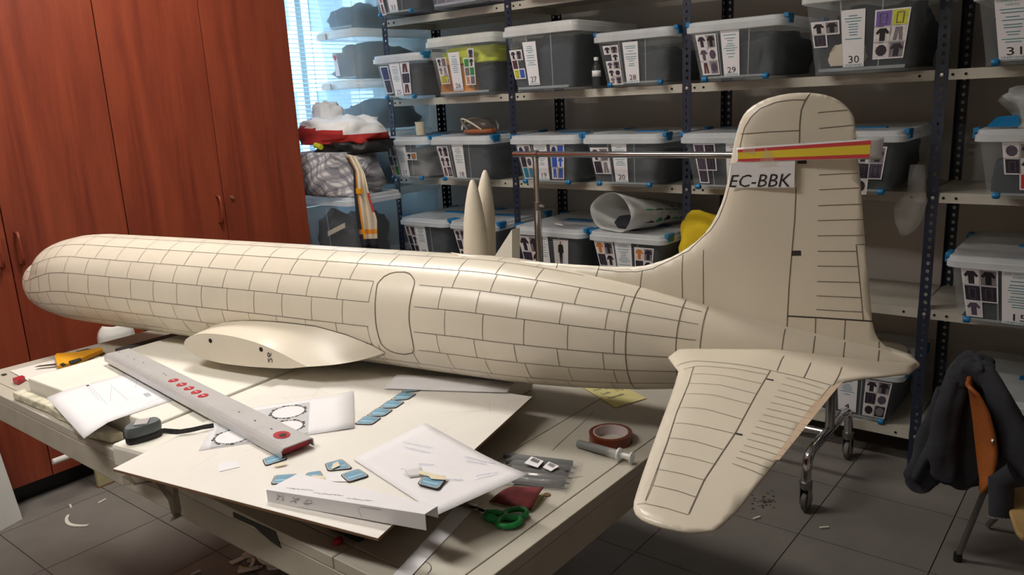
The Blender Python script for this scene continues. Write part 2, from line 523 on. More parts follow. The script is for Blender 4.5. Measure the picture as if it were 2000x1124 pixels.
# ceiling lamps
LM = emit('lamp_diffuser', (1.0, 0.95, 0.89, 1), LAMP_POWER)
for i, (x, y) in enumerate(LAMPS):
    t = thing(['ceiling_lamp_bench_offscreen', 'ceiling_lamp_aisle_offscreen'][i], 'long white ceiling lamp over ' + ['the workbench', 'the aisle by the bench corner', 'the cupboard end of the room'][i], 'lamp', (x, y, CEIL), 'ceiling lamps')
    mb = MB()
    for a, b in (((-.62, -.17), (.62, -.15)), ((-.62, .15), (.62, .17)), ((-.62, -.15), (-.6, .15)), ((.6, -.15), (.62, .15))):
        mb.box((x + a[0], y + a[1], CEIL - .07), (x + b[0], y + b[1], CEIL))
    mb.build('frame', M_white, t)
    MB().box((x - .6, y - .15, CEIL - .05), (x + .6, y + .15, CEIL - .03)).build(['lamp_diffuser_bench_offscreen', 'lamp_diffuser_aisle_offscreen'][i], LM, t)

# ================================================================== CUPBOARDS
CX = -3.17
def cupboard(y0, y1, label, handles):
    t = thing('cupboard', label, 'cupboard', (CX - .29, (y0 + y1) / 2, 0), 'tall cherry cupboards')
    mb = MB()
    mb.box((XL + .005, y0 + .001, .08), (CX - .022, y0 + .018, 2.5)); mb.box((XL + .005, y1 - .018, .08), (CX - .022, y1 - .001, 2.5))
    mb.box((XL + .005, y0 + .018, .08), (CX - .022, y1 - .018, .1)); mb.box((XL + .005, y0 + .018, 2.48), (CX - .022, y1 - .018, 2.5))
    mb.box((XL + .005, y0 + .018, .1), (XL + .015, y1 - .018, 2.48))
    mb.build('carcass', M_wood, t)
    MB().box((XL + .02, y0 + .01, 0), (CX - .06, y1 - .01, .08)).build('plinth', M_black, t)
    ym = (y0 + y1) / 2
    for k, (a, b) in enumerate(((y0 + .001, ym - .002), (ym + .002, y1 - .001))):
        d = MB().box((CX - .02, a, .082), (CX, b, 2.498)).build('door', M_wood, t, bevel=.001)
        for (hk, hz) in handles:
            if hk != k: continue
            hy = b - .03 if k == 0 else a + .03
            MB().tube([(CX - .002, hy, hz - .06), (CX + .022, hy, hz - .055), (CX + .026, hy, hz - .03), (CX + .026, hy, hz + .03), (CX + .022, hy, hz + .055), (CX - .002, hy, hz + .06)], .006, 8).build('handle', M_wood, d, smooth=True)
    return t
hzA = onX(436, 408, CX).z; hzB = onX(10, 490, CX).z
cA = cupboard(1.5, 2.372, 'tall cherry wood cupboard with a single handle and a lock, next to the window', [(0, hzA)])
MB().lathe([(.0, .012), (.007, .012), (.007, -.002), (.0, -.002)], 12, Matrix.Translation(Vector((CX, 1.975, hzA + .045))) @ Matrix.Rotation(PI / 2, 4, 'Y')).build('lock', M_brown, cA)
cupboard(.628, 1.498, 'tall cherry wood cupboard with a pair of handles, beyond the end of the bench', [(0, hzB), (1, hzB)])
cupboard(-.245, .626, 'tall cherry wood cupboard farthest from the window', [(0, hzB), (1, hzB)])

# ================================================================== SHELVING
POSTX = [-3.21, -2.388, -1.497, -.585, .33]
SY0, SY1 = 3.0, 3.40
SHZ = [.143, .608, 1.019, 1.424, 1.826]
PW = .036


def post_mesh():
    """slotted angle: two flanges with two staggered... one row of round holes each"""
    mb = MB(); pitch = .028; n = int(2.5 / pitch); hr = .0062
    for fl_ in (0, 1):
        P = (lambda u, z: Vector((u, 0, z))) if fl_ == 0 else (lambda u, z: Vector((0, u, z)))
        for k in range(n):
            z0 = k * pitch; zc = z0 + pitch / 2; uc = PW * .55
            corners = [(0, z0), (PW, z0), (PW, z0 + pitch), (0, z0 + pitch)]
            hole = [(uc + hr * math.cos(a * PI / 4 + PI / 8 + PI), zc + hr * 1.15 * math.sin(a * PI / 4 + PI / 8 + PI)) for a in range(8)]
            vs = [P(*c) for c in corners] + [P(*h) for h in hole]
            # hole order: starts lower left going counter clockwise
            fs = [(0, 1, 4 + 2, 4 + 1), (1, 4 + 3, 4 + 2), (1, 2, 4 + 4, 4 + 3), (2, 4 + 5, 4 + 4), (2, 3, 4 + 6, 4 + 5), (3, 4 + 7, 4 + 6), (3, 0, 4 + 0, 4 + 7), (0, 4 + 1, 4 + 0)]
            mb.add(vs, fs)
    return mb


shelving = thing('shelving_unit', 'long metal shelving with navy slotted posts and pale grey shelves', 'shelving', ((POSTX[0] + POSTX[-1]) / 2, 3.2, 0))
pm = post_mesh().build('post', M_post, shelving, fixn=False, solid=.002)
pm_me = pm.data; pz = pm.location.z
first = True
for k, x in enumerate(POSTX):
    for back in (0, 1):
        y = SY0 - .003 if not back else SY1
        o = pm if first else bpy.data.objects.new('post', pm_me)
        if not first:
            COL.objects.link(o); o.parent = shelving
            s_ = o.modifiers.new('solid', 'SOLIDIFY'); s_.thickness = .002; s_.offset = 0
        first = False
        w = Vector(shelving['_w'])
        if back:
            o.scale.y = -1
        cx = PW / 2; cy = PW / 2 if not back else -PW / 2
        o.location = Vector((x + cx, y + cy, 1.25)) - w
        o['_w'] = tuple(Vector((x + cx, y + cy, 1.25)))
for b in range(4):
    x0, x1 = POSTX[b] + .003, POSTX[b + 1] - .003
    for zt in SHZ:
        mb = MB()
        mb.box((x0, SY0, zt - .002), (x1, SY1, zt))
        mb.box((x0 + PW * (b >= 0), SY0 - .001, zt - .034), (x1, SY0 + .001, zt)); mb.box((x0, SY1 - .002, zt - .034), (x1, SY1, zt))
        mb.box((x0 - .001, SY0, zt - .034), (x0 + .001, SY1, zt)); mb.box((x1 - .001, SY0, zt - .034), (x1 + .001, SY1, zt))
        sh = mb.build('shelf', M_shelf, shelving)
        mb = MB()
        for xx in (x0 + PW + .012, x0 + PW + .05, x1 - .045):
            mb.lathe([(.0, .0025), (.0045, .0025), (.0045, -.001), (0, -.001)], 10, Matrix.Translation((xx, SY0 - .001, zt - .017)) @ Matrix.Rotation(PI / 2, 4, 'X'))
        mb.build('slot_holes', M_hole, sh)
        MB().lathe([(.0, .004), (.006, .003), (.007, -.002), (.0, -.002)], 8, Matrix.Translation((POSTX[b] + PW * .55, SY0 - .005, zt - .017)) @ Matrix.Rotation(PI / 2, 4, 'X')).build('bolt', M_bolt, sh)


# ================================================================== BOXES
def rrect(x0, y0, x1, y1, r, z, n=3):
    pts = []
    for cx, cy, a0 in ((x1 - r, y1 - r, 0), (x0 + r, y1 - r, PI / 2), (x0 + r, y0 + r, PI), (x1 - r, y0 + r, 1.5 * PI)):
        for k in range(n + 1):
            a = a0 + k * PI / 2 / n
            pts.append(Vector((cx + r * math.cos(a), cy + r * math.sin(a), z)))
    return pts


GARM = {'k': rgb(46, 40, 52), 'p': rgb(84, 74, 92), 'n': rgb(40, 52, 100), 'b': rgb(52, 92, 190), 't': rgb(40, 130, 160), 'g': rgb(60, 150, 60), 'o': rgb(200, 120, 50),
        'r': rgb(190, 50, 60), 'm': rgb(90, 50, 54), 'y': rgb(206, 206, 60), 'w': rgb(220, 214, 212), 's': rgb(130, 122, 126), 'v': rgb(120, 96, 170), 'd': rgb(28, 24, 28)}
M_cells = [mat('photo_' + k, c, 0.5, var=0.15, scale=90) for k, c in GARM.items()]
CK = list(GARM)


def cards(root, q, spec, parent_name='photo_card'):
    """spec: (u centre, v top, cell width m, cell height m, rows of colour codes)"""
    uc, vt, cw, ch, rows = spec
    mb = MB(); gap = .0045; nc = max(len(r) for r in rows)
    W_ = nc * cw + (nc + 1) * gap
    for j, r in enumerate(rows):
        for i, c in enumerate(r):
            if c == '.': continue
            x0 = uc * q.w - W_ / 2 + gap + i * (cw + gap); y1 = vt * q.h - gap - j * (ch + gap)
            put = lambda a, b, c_, d_, o: put_rect(mb, q, a / q.w, b / q.h, c_ / q.w, d_ / q.h, o)
            mb.mi(0); put(x0 - gap, y1 - ch - gap, x0 + cw + gap, y1 + gap, .0018)
            dark = c.lower()
            shape = random.Random(i * 7 + j * 13 + ord(c)).choice(('shirt', 'shirt', 'trousers', 'round', 'full'))
            if c.isupper() or shape == 'full':
                mb.mi(1 + CK.index(dark)); put(x0, y1 - ch, x0 + cw, y1, .0024)
                mb.mi(1 + CK.index('p' if dark != 'p' else 'k')); put(x0 + cw * .25, y1 - ch * .9, x0 + cw * .75, y1 - ch * .15, .0028)
                mb.mi(1 + CK.index(dark)); put(x0 + cw * .32, y1 - ch * .85, x0 + cw * .68, y1 - ch * .2, .0031)
            else:
                mb.mi(1 + CK.index('w'))
                if (i + 2 * j) % 4 == 1 or dark == 'w': mb.mi(1 + CK.index('s' if dark != 's' else 'k'))
                put(x0, y1 - ch, x0 + cw, y1, .0024)
                sh = {'shirt': [(.3, .05), (.7, .05), (.7, .62), (.85, .5), (.98, .62), (.72, .92), (.28, .92), (.02, .62), (.15, .5), (.3, .62)],
                      'trousers': [(.15, .04), (.42, .04), (.5, .6), (.58, .04), (.85, .04), (.74, .95), (.26, .95)],
                      'round': [(.5 + .42 * math.cos(a * PI / 5), .5 + .4 * math.sin(a * PI / 5)) for a in range(10)]}[shape]
                mb.mi(1 + CK.index(dark)); put_poly(mb, q, [((x0 + cw * a) / q.w, (y1 - ch + ch * b) / q.h) for a, b in sh], .0028)
    return mb.build('photo_card', [M_paper] + M_cells, root, fixn=False)


def label_sheet(root, q, uc, vt, w, h, num, lines=9, head=None):
    a = uc * q.w - w / 2; b = vt * q.h - h
    lq = Quad(q.p(a / q.w, b / q.h, .0016), q.p((a + w) / q.w, b / q.h, .0016), q.p((a + w) / q.w, vt, .0016), q.p(a / q.w, vt, .0016))
    s = sheet('label_sheet', lq, M_paper, root, th=.0005)
    rnd = random.Random(sum(ord(c_) for c_ in (num or 'x')) + lines)
    mb = MB(); v = .80 if head else .9
    for k in range(lines):
        wd = rnd.uniform(.3, .78)
        put_rect(mb, lq, .5 - wd / 2, v - .014, .5 + wd / 2, v, .0006); v -= rnd.choice((.045, .05, .07))
    if head:
        for k, hh in enumerate(head): put_text(mb, lq, hh, .5, .91 - k * .06, .036, .0006, width=.86 if len(hh) > 8 else .4)
    if num:
        put_text(mb, lq, 'UNIFORMES', .5, .012, .042, .0006, width=.86)
    tag(mb.build('fine_print', M_teal, s, fixn=False), kind='stuff')
    if num:
        mb = MB(); put_text(mb, lq, num, .5, .07, .135, .0008, width=.27 * len(num)); mb.build('number', M_ink, s, fixn=False)
    return s


def clear_box(label, xl, xr, yf, z0, h, depth, group, big=False, body=None, lid=None, labelspec=None, cardspecs=(), clips=True, ribs=(.30, .70), tap=.03, lid_on=True, wheels=True, name='storage_box'):
    """translucent plastic box; xl..xr is the lid; yf the lid's front edge"""
    body = body or M_box; lid = lid or M_lid
    t = thing(name, label, 'box', ((xl + xr) / 2, yf + depth / 2, z0), group)
    r = .035; a = .012; yb = yf + depth
    rings = [rrect(xl + a + tap, yf + a + tap * .8, xr - a - tap, yb - a - tap * .8, r * .8, z0 + .002, 4),
             rrect(xl + a + tap, yf + a + tap * .8, xr - a - tap, yb - a - tap * .8, r * .9, z0 + .012, 4),
             rrect(xl + a, yf + a, xr - a, yb - a, r, z0 + h, 4)]
    mb = MB(); mb.loft(rings, cap=False); n = len(rings[0]); mb.f.append(list(range(n))); mb.m.append(0)
    mb.build('body', body, t, smooth=True, angle=40)
    zt = z0 + h
    F0 = yf + a + tap * .8
    q = Quad((xl + a + tap + r * .6, F0 - .001, z0 + .012), (xr - a - tap - r * .6, F0 - .001, z0 + .012), (xr - a - r * .6, yf + a - .001, zt), (xl + a + r * .6, yf + a - .001, zt))
    mb = MB()
    for u in ribs:
        put_rect(mb, q, u - .006, 0.0, u + .006, 1.0, .0012)
    put_rect(mb, q, 0, 0, 1, .045, .0010)
    mb.build('ribs', M_boxd, t, fixn=False)
    if lid_on:
        hl = .028 if not big else .034
        R = [rrect(xl + .006, yf + .006, xr - .006, yb - .006, r, zt - .012, 4), rrect(xl, yf, xr, yb, r, zt - .010, 4), rrect(xl, yf, xr, yb, r, zt + hl * .35, 4), rrect(xl + .005, yf + .005, xr - .005, yb - .005, r, zt + hl * .45, 4),
             rrect(xl + .007, yf + .007, xr - .007, yb - .007, r, zt + hl * .9, 4), rrect(xl + .016, yf + .016, xr - .016, yb - .016, r, zt + hl, 4), rrect(xl + .035, yf + .035, xr - .035, yb - .035, r * .7, zt + hl * .8, 4)]
        mb = MB(); mb.loft(R, cap=False); n = len(R[0]); k = len(mb.v) - n
        mb.f.append(list(range(k, k + n))); mb.m.append(0)
        L = mb.build('lid', lid, t, smooth=True, angle=35)
        if clips:
            for sx in (0, 1):
                for yy in (yf + .06, yb - .11):
                    x = xl if sx == 0 else xr; s = -1 if sx == 0 else 1
                    mb = MB(); mb.box((min(x - s * .012, x + s * .006), yy - .03, zt + hl * .55), (max(x - s * .012, x + s * .006), yy + .03, zt + hl + .003))
                    mb.box((min(x, x + s * .007), yy - .022, zt - .002), (max(x, x + s * .007), yy + .022, zt + hl))
                    mb.build('clip', M_blue, t, bevel=.002)
            ym = (yf + yb) / 2; xm = (xl + xr) / 2
            MB().box((xm - .07, ym - .02, zt + hl * .8), (xm + .07, ym + .02, zt + hl * .8 + .004)).build('handle_flap', M_blue, L)
    if wheels and clips:
        for x in (xl + a + tap + .03, xr - a - tap - .03):
            mb = MB(); mb.lathe([(0, -.010), (.009, -.010), (.011, -.006), (.011, .006), (.009, .010), (0, .010)], 12, Matrix.Translation((x, F0 - .004, z0 + .0115)) @ Matrix.Rotation(PI / 2, 4, 'Y'))
            mb.build('wheel', M_blue, t, smooth=True, angle=40)
    if labelspec: label_sheet(t, q, *labelspec)
    for c in cardspecs: cards(t, q, c)
    return t, q


def fill(z0, xl, xr, yf, depth, h, matl, label, frac=.75, seed=1, amp=.3, group='clothes in boxes', name='folded_clothes', tap=.03, power=4.5, front=0, xmax=0):
    y0, y1 = yf + .045 + front, yf + depth - .045
    x0, x1 = xl + .052, xr - .052 - xmax
    o = lump(name, ((x0 + x1) / 2, (y0 + y1) / 2, z0 + .016), ((x1 - x0) * 1.05, (y1 - y0) * 1.05, h * frac), matl, seed, amp, label, 'clothes', group=group, power=power)
    limit_lump(o, (x0, y0, z0 + .014), (x1, y1, z0 + h - .016))
    return o


YFB, DEP = 2.85, .55
SCX = 2.85 / 2.92
HB_ = .195 * SCX
z = SHZ
LW, LH = .066, .165
G = 'numbered uniform boxes on the shelves'
TALL = dict(clips=False, big=True, lid=M_lidw, tap=.032)


CL = {'33': 'slate clothes in the top shelf box numbered 33', '25': 'grey clothes in box 25, next to the lime vest box', '27': 'black clothes packed to the lid of tall box 27', '28': 'dark hats and bags in box 28 with the hat card',
      '29': 'dark shoes in box 29 with the shoe card', '30': 'navy clothes and pale cloth filling tall box 30', '31': 'accessories in box 31 with the red card', '17': 'grey clothes in box 17 under the white cups',
      '18': 'dark clothes in box 18 under the goggles', '19': 'clothes in box 19 behind the rail pole', '20': 'sparse dark clothes in box 20 behind the chrome rail', '09': 'navy clothes in box 09 by the big stack',
      '15': 'navy jackets in box 15 with the jacket card', '4': 'dark clothes in box 4 behind the caster leg'}


def B(num, desc, xl, xr, zi, h=.195, cm=None, frac=.8, seed=1, cl=None, **kw):
    fullab = desc
    yf, dep = kw.pop('yf', YFB), kw.pop('depth', DEP)
    if not kw.pop('raw', False): xl *= SCX; xr *= SCX
    if yf == YFB: h *= SCX
    front = kw.pop('front', 0); xmax = kw.pop('xmax', 0)
    t = clear_box(fullab, xl, xr, yf, z[zi] + .0005, h, dep, G, **kw)
    if cm:
        where = 'box ' + num if num else desc.replace('clear plastic box ', 'the box ').split(',')[0]
        fill(z[zi], xl, xr, yf, dep, h, cm, cl or CL[num], frac, seed, front=front, xmax=xmax)
    return t


# row 5 (top, cut by the frame)
B('33', 'clear plastic box numbered 33 on the top shelf', -3.16, -2.80, 4, raw=True, cm=M_slate, seed=2, frac=.9, labelspec=(.45, .93, LW, LH, '33'), cardspecs=[(.14, .9, .024, .05, ['k', 'r', 'm'])])
t26 = B('', 'clear plastic box of beige and mauve cloth on the top shelf', -2.785, -2.397, 4, raw=True, h=.24, cm=mat('mauve_cloth', rgb(128, 118, 134), .9, var=.2, bump=.3, bscale=25), cl='beige and mauve cloth bundled in the unlabelled top shelf box', seed=3, frac=.92, **TALL)
B('', 'wide clear plastic box on the top shelf beside the slotted post', -2.34, -1.85, 4, h=.24, cm=M_navy, cl='dark cloth in the wide top shelf box', seed=4, **TALL)
# row 4
B('25', 'clear plastic box numbered 25 with blue clips', -3.16, -2.822, 3, raw=True, cm=M_slate, seed=5, labelspec=(.46, .92, LW, LH, '25'), cardspecs=[(.17, .86, .044, .062, ['N', 'k']), (.74, .92, .05, .046, ['m', 'k', 'm'])])
B('26', 'tall clear box numbered 26 holding lime and orange vests', -2.83, -2.392, 3, raw=True, yf=2.9, depth=.5, xmax=.115, h=.245, cm=M_orange, cl='orange and navy work vests inside box 26', seed=6, frac=.62, labelspec=(.40, .82, LW, .18, '26'), cardspecs=[(.16, .74, .024, .036, ['ks', 'ss', 'yy']), (.66, .86, .026, .036, ['.k', 'gk', 'sg', 'os'])], **TALL)
o = lump('lime_vest', (-2.62, 3.15, z[3] + .150), (.36, .40, .085), M_lime, 8, .3, 'lime high-visibility vest on top of the clothes in box 26', 'clothes', power=4); limit_lump(o, (-2.792, 2.936, 0), (-2.43, 3.362, z[3] + .232))
o = lump('navy_bundle', (-2.499, 3.14, z[3] + .016), (.10, .36, .13), M_navy, 12, .2, 'navy bundle low at the end of box 26', 'clothes', power=5); limit_lump(o, (-2.555, 2.947, 0), (-2.447, 3.355, z[3] + .152))
B('27', 'tall clear box numbered 27 full of dark clothes', -2.306, -1.906, 3, raw=True, h=.255, cm=M_navy, seed=7, frac=.9, labelspec=(.34, .84, LW, .185, '27'), cardspecs=[(.09, .72, .026, .036, ['kk', 'm.', 'yB'])], **TALL)
B('28', 'clear plastic box numbered 28 with a card of hats', -1.884, -1.506, 3, raw=True, yf=2.93, depth=.47, cm=M_slate, seed=8, frac=.7, labelspec=(.47, .9, LW, LH, '28'), cardspecs=[(.16, .86, .027, .027, ['kk', '.k', 'pk', 'kk', 'sk'])])
B('29', 'clear plastic box numbered 29 with a card of shoes', -1.455, -1.068, 3, cm=M_slate, seed=9, frac=.85, labelspec=(.46, .94, LW, LH, '29'), cardspecs=[(.15, .9, .03, .044, ['kd', 'pp', 'mp'])])
B('30', 'tall clear box numbered 30 beside the right-hand slotted post', -1.017, -.605, 3, front=.018, h=.255, cm=M_navy, seed=10, frac=.85, labelspec=(.42, .82, .072, .185, '30'), cardspecs=[(.13, .7, .038, .036, ['dd', 'k.']), (.8, .78, .044, .046, ['VY', 'ds', 'kk'])], **TALL)
o = lump('pale_cloth', (-.84, 2.901, z[3] + .03), (.11, .014, .07), M_cream, 15, .3, 'pale green cloth showing low in box 30', 'clothes', power=3)
B('31', 'tall clear box numbered 31 with a red card, headed complementos varios', -.484, -.06, 3, h=.21, cm=M_slate, seed=11, labelspec=(.2, .97, .085, .185, '31', 10, ['COMPLEMENTOS', 'VARIOS']), cardspecs=[(.55, .86, .034, .046, ['dk', 'rk', 'rp'])], big=True, lid=M_lidw)
# row 3
B('17', 'clear plastic box numbered 17 with a white cup on its lid', -3.158, -2.812, 2, raw=True, cm=M_greyc, seed=12, frac=.7, labelspec=(.43, .93, LW, LH, '17'), cardspecs=[(.14, .9, .026, .046, ['kp', 'kk', 'og']), (.7, .72, .028, .03, ['ko'])])
B('18', 'clear plastic box numbered 18 with goggles on its lid', -2.796, -2.41, 2, raw=True, cm=M_slate, seed=13, frac=.85, labelspec=(.47, .93, LW, LH, '18'), cardspecs=[(.15, .9, .026, .046, ['kk', 'pk', 'ms'])])
B('19', 'clear plastic box numbered 19 behind the pole of the clothes rail', -2.294, -1.914, 2, raw=True, cm=M_slate, seed=14, frac=.8, labelspec=(.45, .95, LW, LH, '19'), cardspecs=[(.15, .92, .027, .046, ['np', 'kp', 'tt']), (.75, .93, .028, .046, ['nb', 'Bb', 'bb'])])
B('20', 'clear plastic box numbered 20 behind the chrome rail', -1.945, -1.553, 2, cm=M_slate, seed=15, frac=.75, labelspec=(.47, .95, LW, LH, '20'), cardspecs=[(.15, .85, .034, .05, ['ks', 'ks'])])
B('', 'clear plastic box with five dark photos, partly behind the tail fin', -1.48, -1.09, 2, cm=M_slate, seed=16, cl='grey clothes in the box half hidden by the fin', frac=.75, labelspec=(.62, .95, LW, LH, None), cardspecs=[(.22, .93, .034, .046, ['PK', 'PK', 'P.'])])
B('', 'clear plastic box behind the rudder with suit photos', -1.04, -.648, 2, cm=M_navy, seed=17, cl='navy suits in the box behind the rudder', frac=.9, cardspecs=[(.78, .86, .04, .05, ['kk', 'KP', 'k.'])])
B('', 'clear plastic box with a plastic bag on its lid, next to the right-hand post', -.449, -.05, 2, cm=M_navy, seed=18, cl='navy cloth in the box under the plastic bag', frac=.6, cardspecs=[(.28, .93, .036, .044, ['pk', 'kk', '.r'])], ribs=(.48, .9))
# row 2
B('09', 'clear plastic box numbered 09 beside the large blue-lit boxes', -3.055, -2.718, 1, raw=True, cm=M_navy, seed=19, frac=.9, labelspec=(.42, .95, LW, LH, '09'), cardspecs=[(.14, .92, .028, .046, ['mk', 'kk', 'dk'])])
B('', 'clear plastic box behind the upright engine nacelles', -2.703, -2.399, 1, raw=True, cm=M_navy, seed=20, cl='dark clothes in the box behind the nacelles', frac=.9, cardspecs=[(.15, .92, .028, .046, ['kk', 'ko', 'kk'])])
sb_, sq_ = B('', 'clear plastic box with a card showing a suited figure', -2.35, -1.95, 1, cm=M_navy, seed=21, cl='black suits in the box with the suited figure card', frac=.95, labelspec=(.42, .95, .05, LH, None), cardspecs=[(.16, .9, .05, .07, ['kk', 'kk'])])
B('', 'clear plastic box under the green triangle patterned bag', -1.879, -1.508, 1, raw=True, cm=M_navy, seed=22, cl='dark clothes in the box under the triangle bag', frac=.95, labelspec=(.46, .97, .075, LH, None, 14), cardspecs=[(.14, .93, .036, .05, ['ok', 'kk', 'dd']), (.8, .85, .036, .05, ['ok', 'kk'])])
B('15', 'wide clear plastic box numbered 15 with a jacket card', -.501, .0, 1, h=.205, cm=M_navy, seed=23, frac=.85, labelspec=(.42, .97, .095, .185, '15', 10, ['AIR NOSTRUM', 'INVIERNO']), cardspecs=[(.15, .94, .042, .05, ['kd', 'KK', 'p.'])], ribs=(.27, .57))
# bottom row
B('4', 'clear plastic box numbered 4 on the bottom shelf behind the clothes rail leg', -1.04, -.63, 0, yf=2.972, depth=.5, cm=M_navy, seed=24, frac=.85, labelspec=(.52, .97, .07, LH, '4'), cardspecs=[(.86, .9, .036, .046, ['kk', 'kp', 'ks'])], ribs=(.3, .68))
B('', 'clear plastic box on the bottom shelf behind the draped jacket', -.46, .04, 0, h=.205, cm=M_slate, seed=25, cl='grey clothes in the box behind the jacket', frac=.5, cardspecs=[(.75, .9, .036, .046, ['rr', 'ss'])])
# suited figure card
q = Quad(sq_.p(.60, .2, .002), sq_.p(.86, .2, .002), sq_.p(.86, .88, .002), sq_.p(.60, .88, .002))
pc = sheet('printed_card', q, M_paper, None, th=.0006); tag(pc, 'small white card printed with a standing suited figure', 'card')
mb = MB(); put_poly(mb, q, [(.42, .04), (.48, .04), (.5, .45), (.52, .04), (.58, .04), (.62, .5), (.7, .5), (.66, .78), (.56, .83), (.44, .83), (.34, .78), (.3, .5), (.38, .5)], .001)
mb.build('printed_figure', M_ink, pc, fixn=False)
mb = MB(); put_poly(mb, q, [(.5 + .05 * math.cos(a), .89 + .05 * math.sin(a)) for a in [k * PI / 4 for k in range(8)]], .001); mb.build('printed_head', M_skin, pc, fixn=False)

# large stack by the window
SX0, SX1, SYa, SDp = -3.64, -3.30, 2.89, .56
lev = [(.0, .286), (.315, .276), (.62, .296), (.945, .281), (1.255, .251), (1.535, .231), (1.795, .27)]
names = ['at the foot of the stack by the window', 'second from the floor in the stack by the window', 'with grey cloth low in the stack by the window', 'with a black cloth heap, in the stack by the window', 'with navy cloth lit blue by the window', 'full of brown cloth with a heart sticker', 'topmost in the stack by the window']
fm = [(M_navy, .5), (M_navy, .5), (M_greyc, .45), (M_navy, .8), (M_navy, .62), (M_brownc, .75), (M_slate, .45)]
for k, (z0, h) in enumerate(lev):
    t, q = clear_box('large bluish clear box ' + names[k], SX0 + .008 * (k % 2), SX1 + .006 * (k % 3), SYa - .01 * (k % 2), z0, h, SDp, 'large clear boxes stacked by the window', big=True, body=M_boxb, lid=M_lidw, clips=False, tap=.02, ribs=(.5,), name='large_storage_box')
    if k == 4 or k == 5:
        MB().box((SX0 + .05, SYa - .018, z0 + h - .012), (SX0 + .12, SYa - .008, z0 + h + .02)).build('latch', M_white, t)
    if k >= 2:
        fill(z0, SX0, SX1, SYa, SDp, h, fm[k][0], ['', '', 'grey cloth in the low stacked box', 'black cloth heap in the stacked box', 'navy cloth in the blue-lit stacked box', 'crumpled brown cloth in the stacked box', 'dark cloth in the topmost stacked box'][k], fm[k][1], 30 + k, .42, group='clothes in the window stack', power=2.6)
    if k == 5:
        st = Quad(q.p(.34, .08, .003), q.p(.48, .08, .003), q.p(.46, .6, .003), q.p(.34, .6, .003))
        s = sheet('sticker', st, M_paper, t, th=.0004)
        mb = MB(); put_poly(mb, st, [(.5, .66), (.9, .84), (.84, .98), (.66, .98), (.5, .9), (.34, .98), (.16, .98), (.1, .84)], .0006); mb.build('heart', M_red, s, fixn=False)
# front stack that carries the heap of clothes
fb = []
for k, z0 in enumerate((.0, .49)):
    t, q = clear_box('large clear box of black cloth ' + ('on the floor by the cupboard' if k == 0 else 'under the heap of clothes'), -3.36, -2.97, 2.47, z0, .455, .36, 'boxes under the clothes heap', big=True, lid=M_lid, clips=False, tap=.02, ribs=(.5,), name='large_storage_box')
o = lump('black_clothes', (-3.165, 2.65, .5), (.29, .27, .36), M_navy, 51, .25, 'black cloth filling the clear box under the clothes heap', 'clothes', power=5)
limit_lump(o, (-3.315, 2.505, .5), (-3.015, 2.79, .92))
mb = MB(); a = onY(641, 457, 2.502); b = onY(674, 440, 2.502)
mb.prism([a + Vector((0, 0, -.012)), b + Vector((0, 0, -.012)), b + Vector((0, 0, .012)), a + Vector((0, 0, .012))], (0, -.002, 0))
tag(mb.build('paper_strip', M_cream), 'cream paper strip stuck on the clear box under the clothes heap', 'paper')
# heap of clothes
HZ = .978
o = lump('plaid_shirt', (-3.19, 2.62, HZ), (.42, .36, .29), M_plaid, 61, .28, 'crumpled grey plaid shirt heaped on the clear box', 'shirt', freq=1.8); limit_lump(o, (-9, 0, HZ), (9, 9, HZ + .212))
o = lump('black_bag', (-3.12, 2.66, HZ + .200), (.36, .31, .085), M_black, 62, .3, 'black strap bag squeezed between the shirt and the red jacket', 'bag'); limit_lump(o, (-9, 0, HZ), (9, 9, HZ + .258))
o = lump('red_jacket', (-3.2, 2.66, HZ + .248), (.44, .32, .125), M_redc, 63, .3, 'red jacket with white lining on top of the heap', 'jacket', mats=[M_redc, M_whitec], fmat=lambda c: 1 if c.z > HZ + .322 - .12 * (c.x + 3.2) and c.x > -3.36 else 0)
o = lump('white_cloth', (-3.35, 2.70, HZ + .35), (.12, .16, .10), M_whitec, 64, .25, 'white and brown cloth end sticking up behind the cupboard', 'cloth')
a = onY(616, 284, 2.5); mb = MB(); mb.tube([a, a + Vector((.05, -.005, -.008))], .014, 8); tag(mb.build('yellow_tape', M_lime), 'yellow reflective tape end in the clothes heap', 'tape')
# scarf
def strip_cloth(px, wpx, Y, n=24, fold=.02):
    g = []
    for j in range(n + 1):
        k = j / n; i = min(int(k * (len(px) - 1)), len(px) - 2); f = k * (len(px) - 1) - i
        xl = px[i][0] * (1 - f) + px[i + 1][0] * f; xr = px[i][1] * (1 - f) + px[i + 1][1] * f; y = px[i][2] * (1 - f) + px[i + 1][2] * f; dy = px[i][3] * (1 - f) + px[i + 1][3] * f
        row = []
        for a in range(11):
            u = a / 10
            p = onY(xl + (xr - xl) * u, y + (dy - y) * u, Y + .07 * max(0, .35 - k) / .35 + fold * math.sin(u * 9 + k * 3))
            row.append(p)
        g.append(row)
    return g
g = strip_cloth([(672, 694, 300, 305), (690, 712, 332, 340), (692, 722, 380, 385), (697, 736, 430, 430), (708, 738, 486, 484)], 0, 2.44)
mb = MB(); mb.loft(g, cap=False, closed=False)
for k, fc in enumerate(mb.f):
    c = k % 10
    mb.m[k] = 1 if c in (0, 1) else (2 if c in (2,) else 0)
    if k // 10 >= 22: mb.m[k] = 1
    if k // 10 in (20,): mb.m[k] = 2
    if c in (9,) and 10 < k // 10 < 16: mb.m[k] = 3
o = mb.build('silk_scarf', [M_cream, M_navy, M_orange, M_redc], smooth=True, solid=.003, fixn=False)
tag(o, 'cream scarf with navy and orange borders hanging from the heap', 'scarf')
MB().box(onY(698, 368, 2.425), onY(705, 379, 2.415)).build('gold_ring', M_yellow, o)

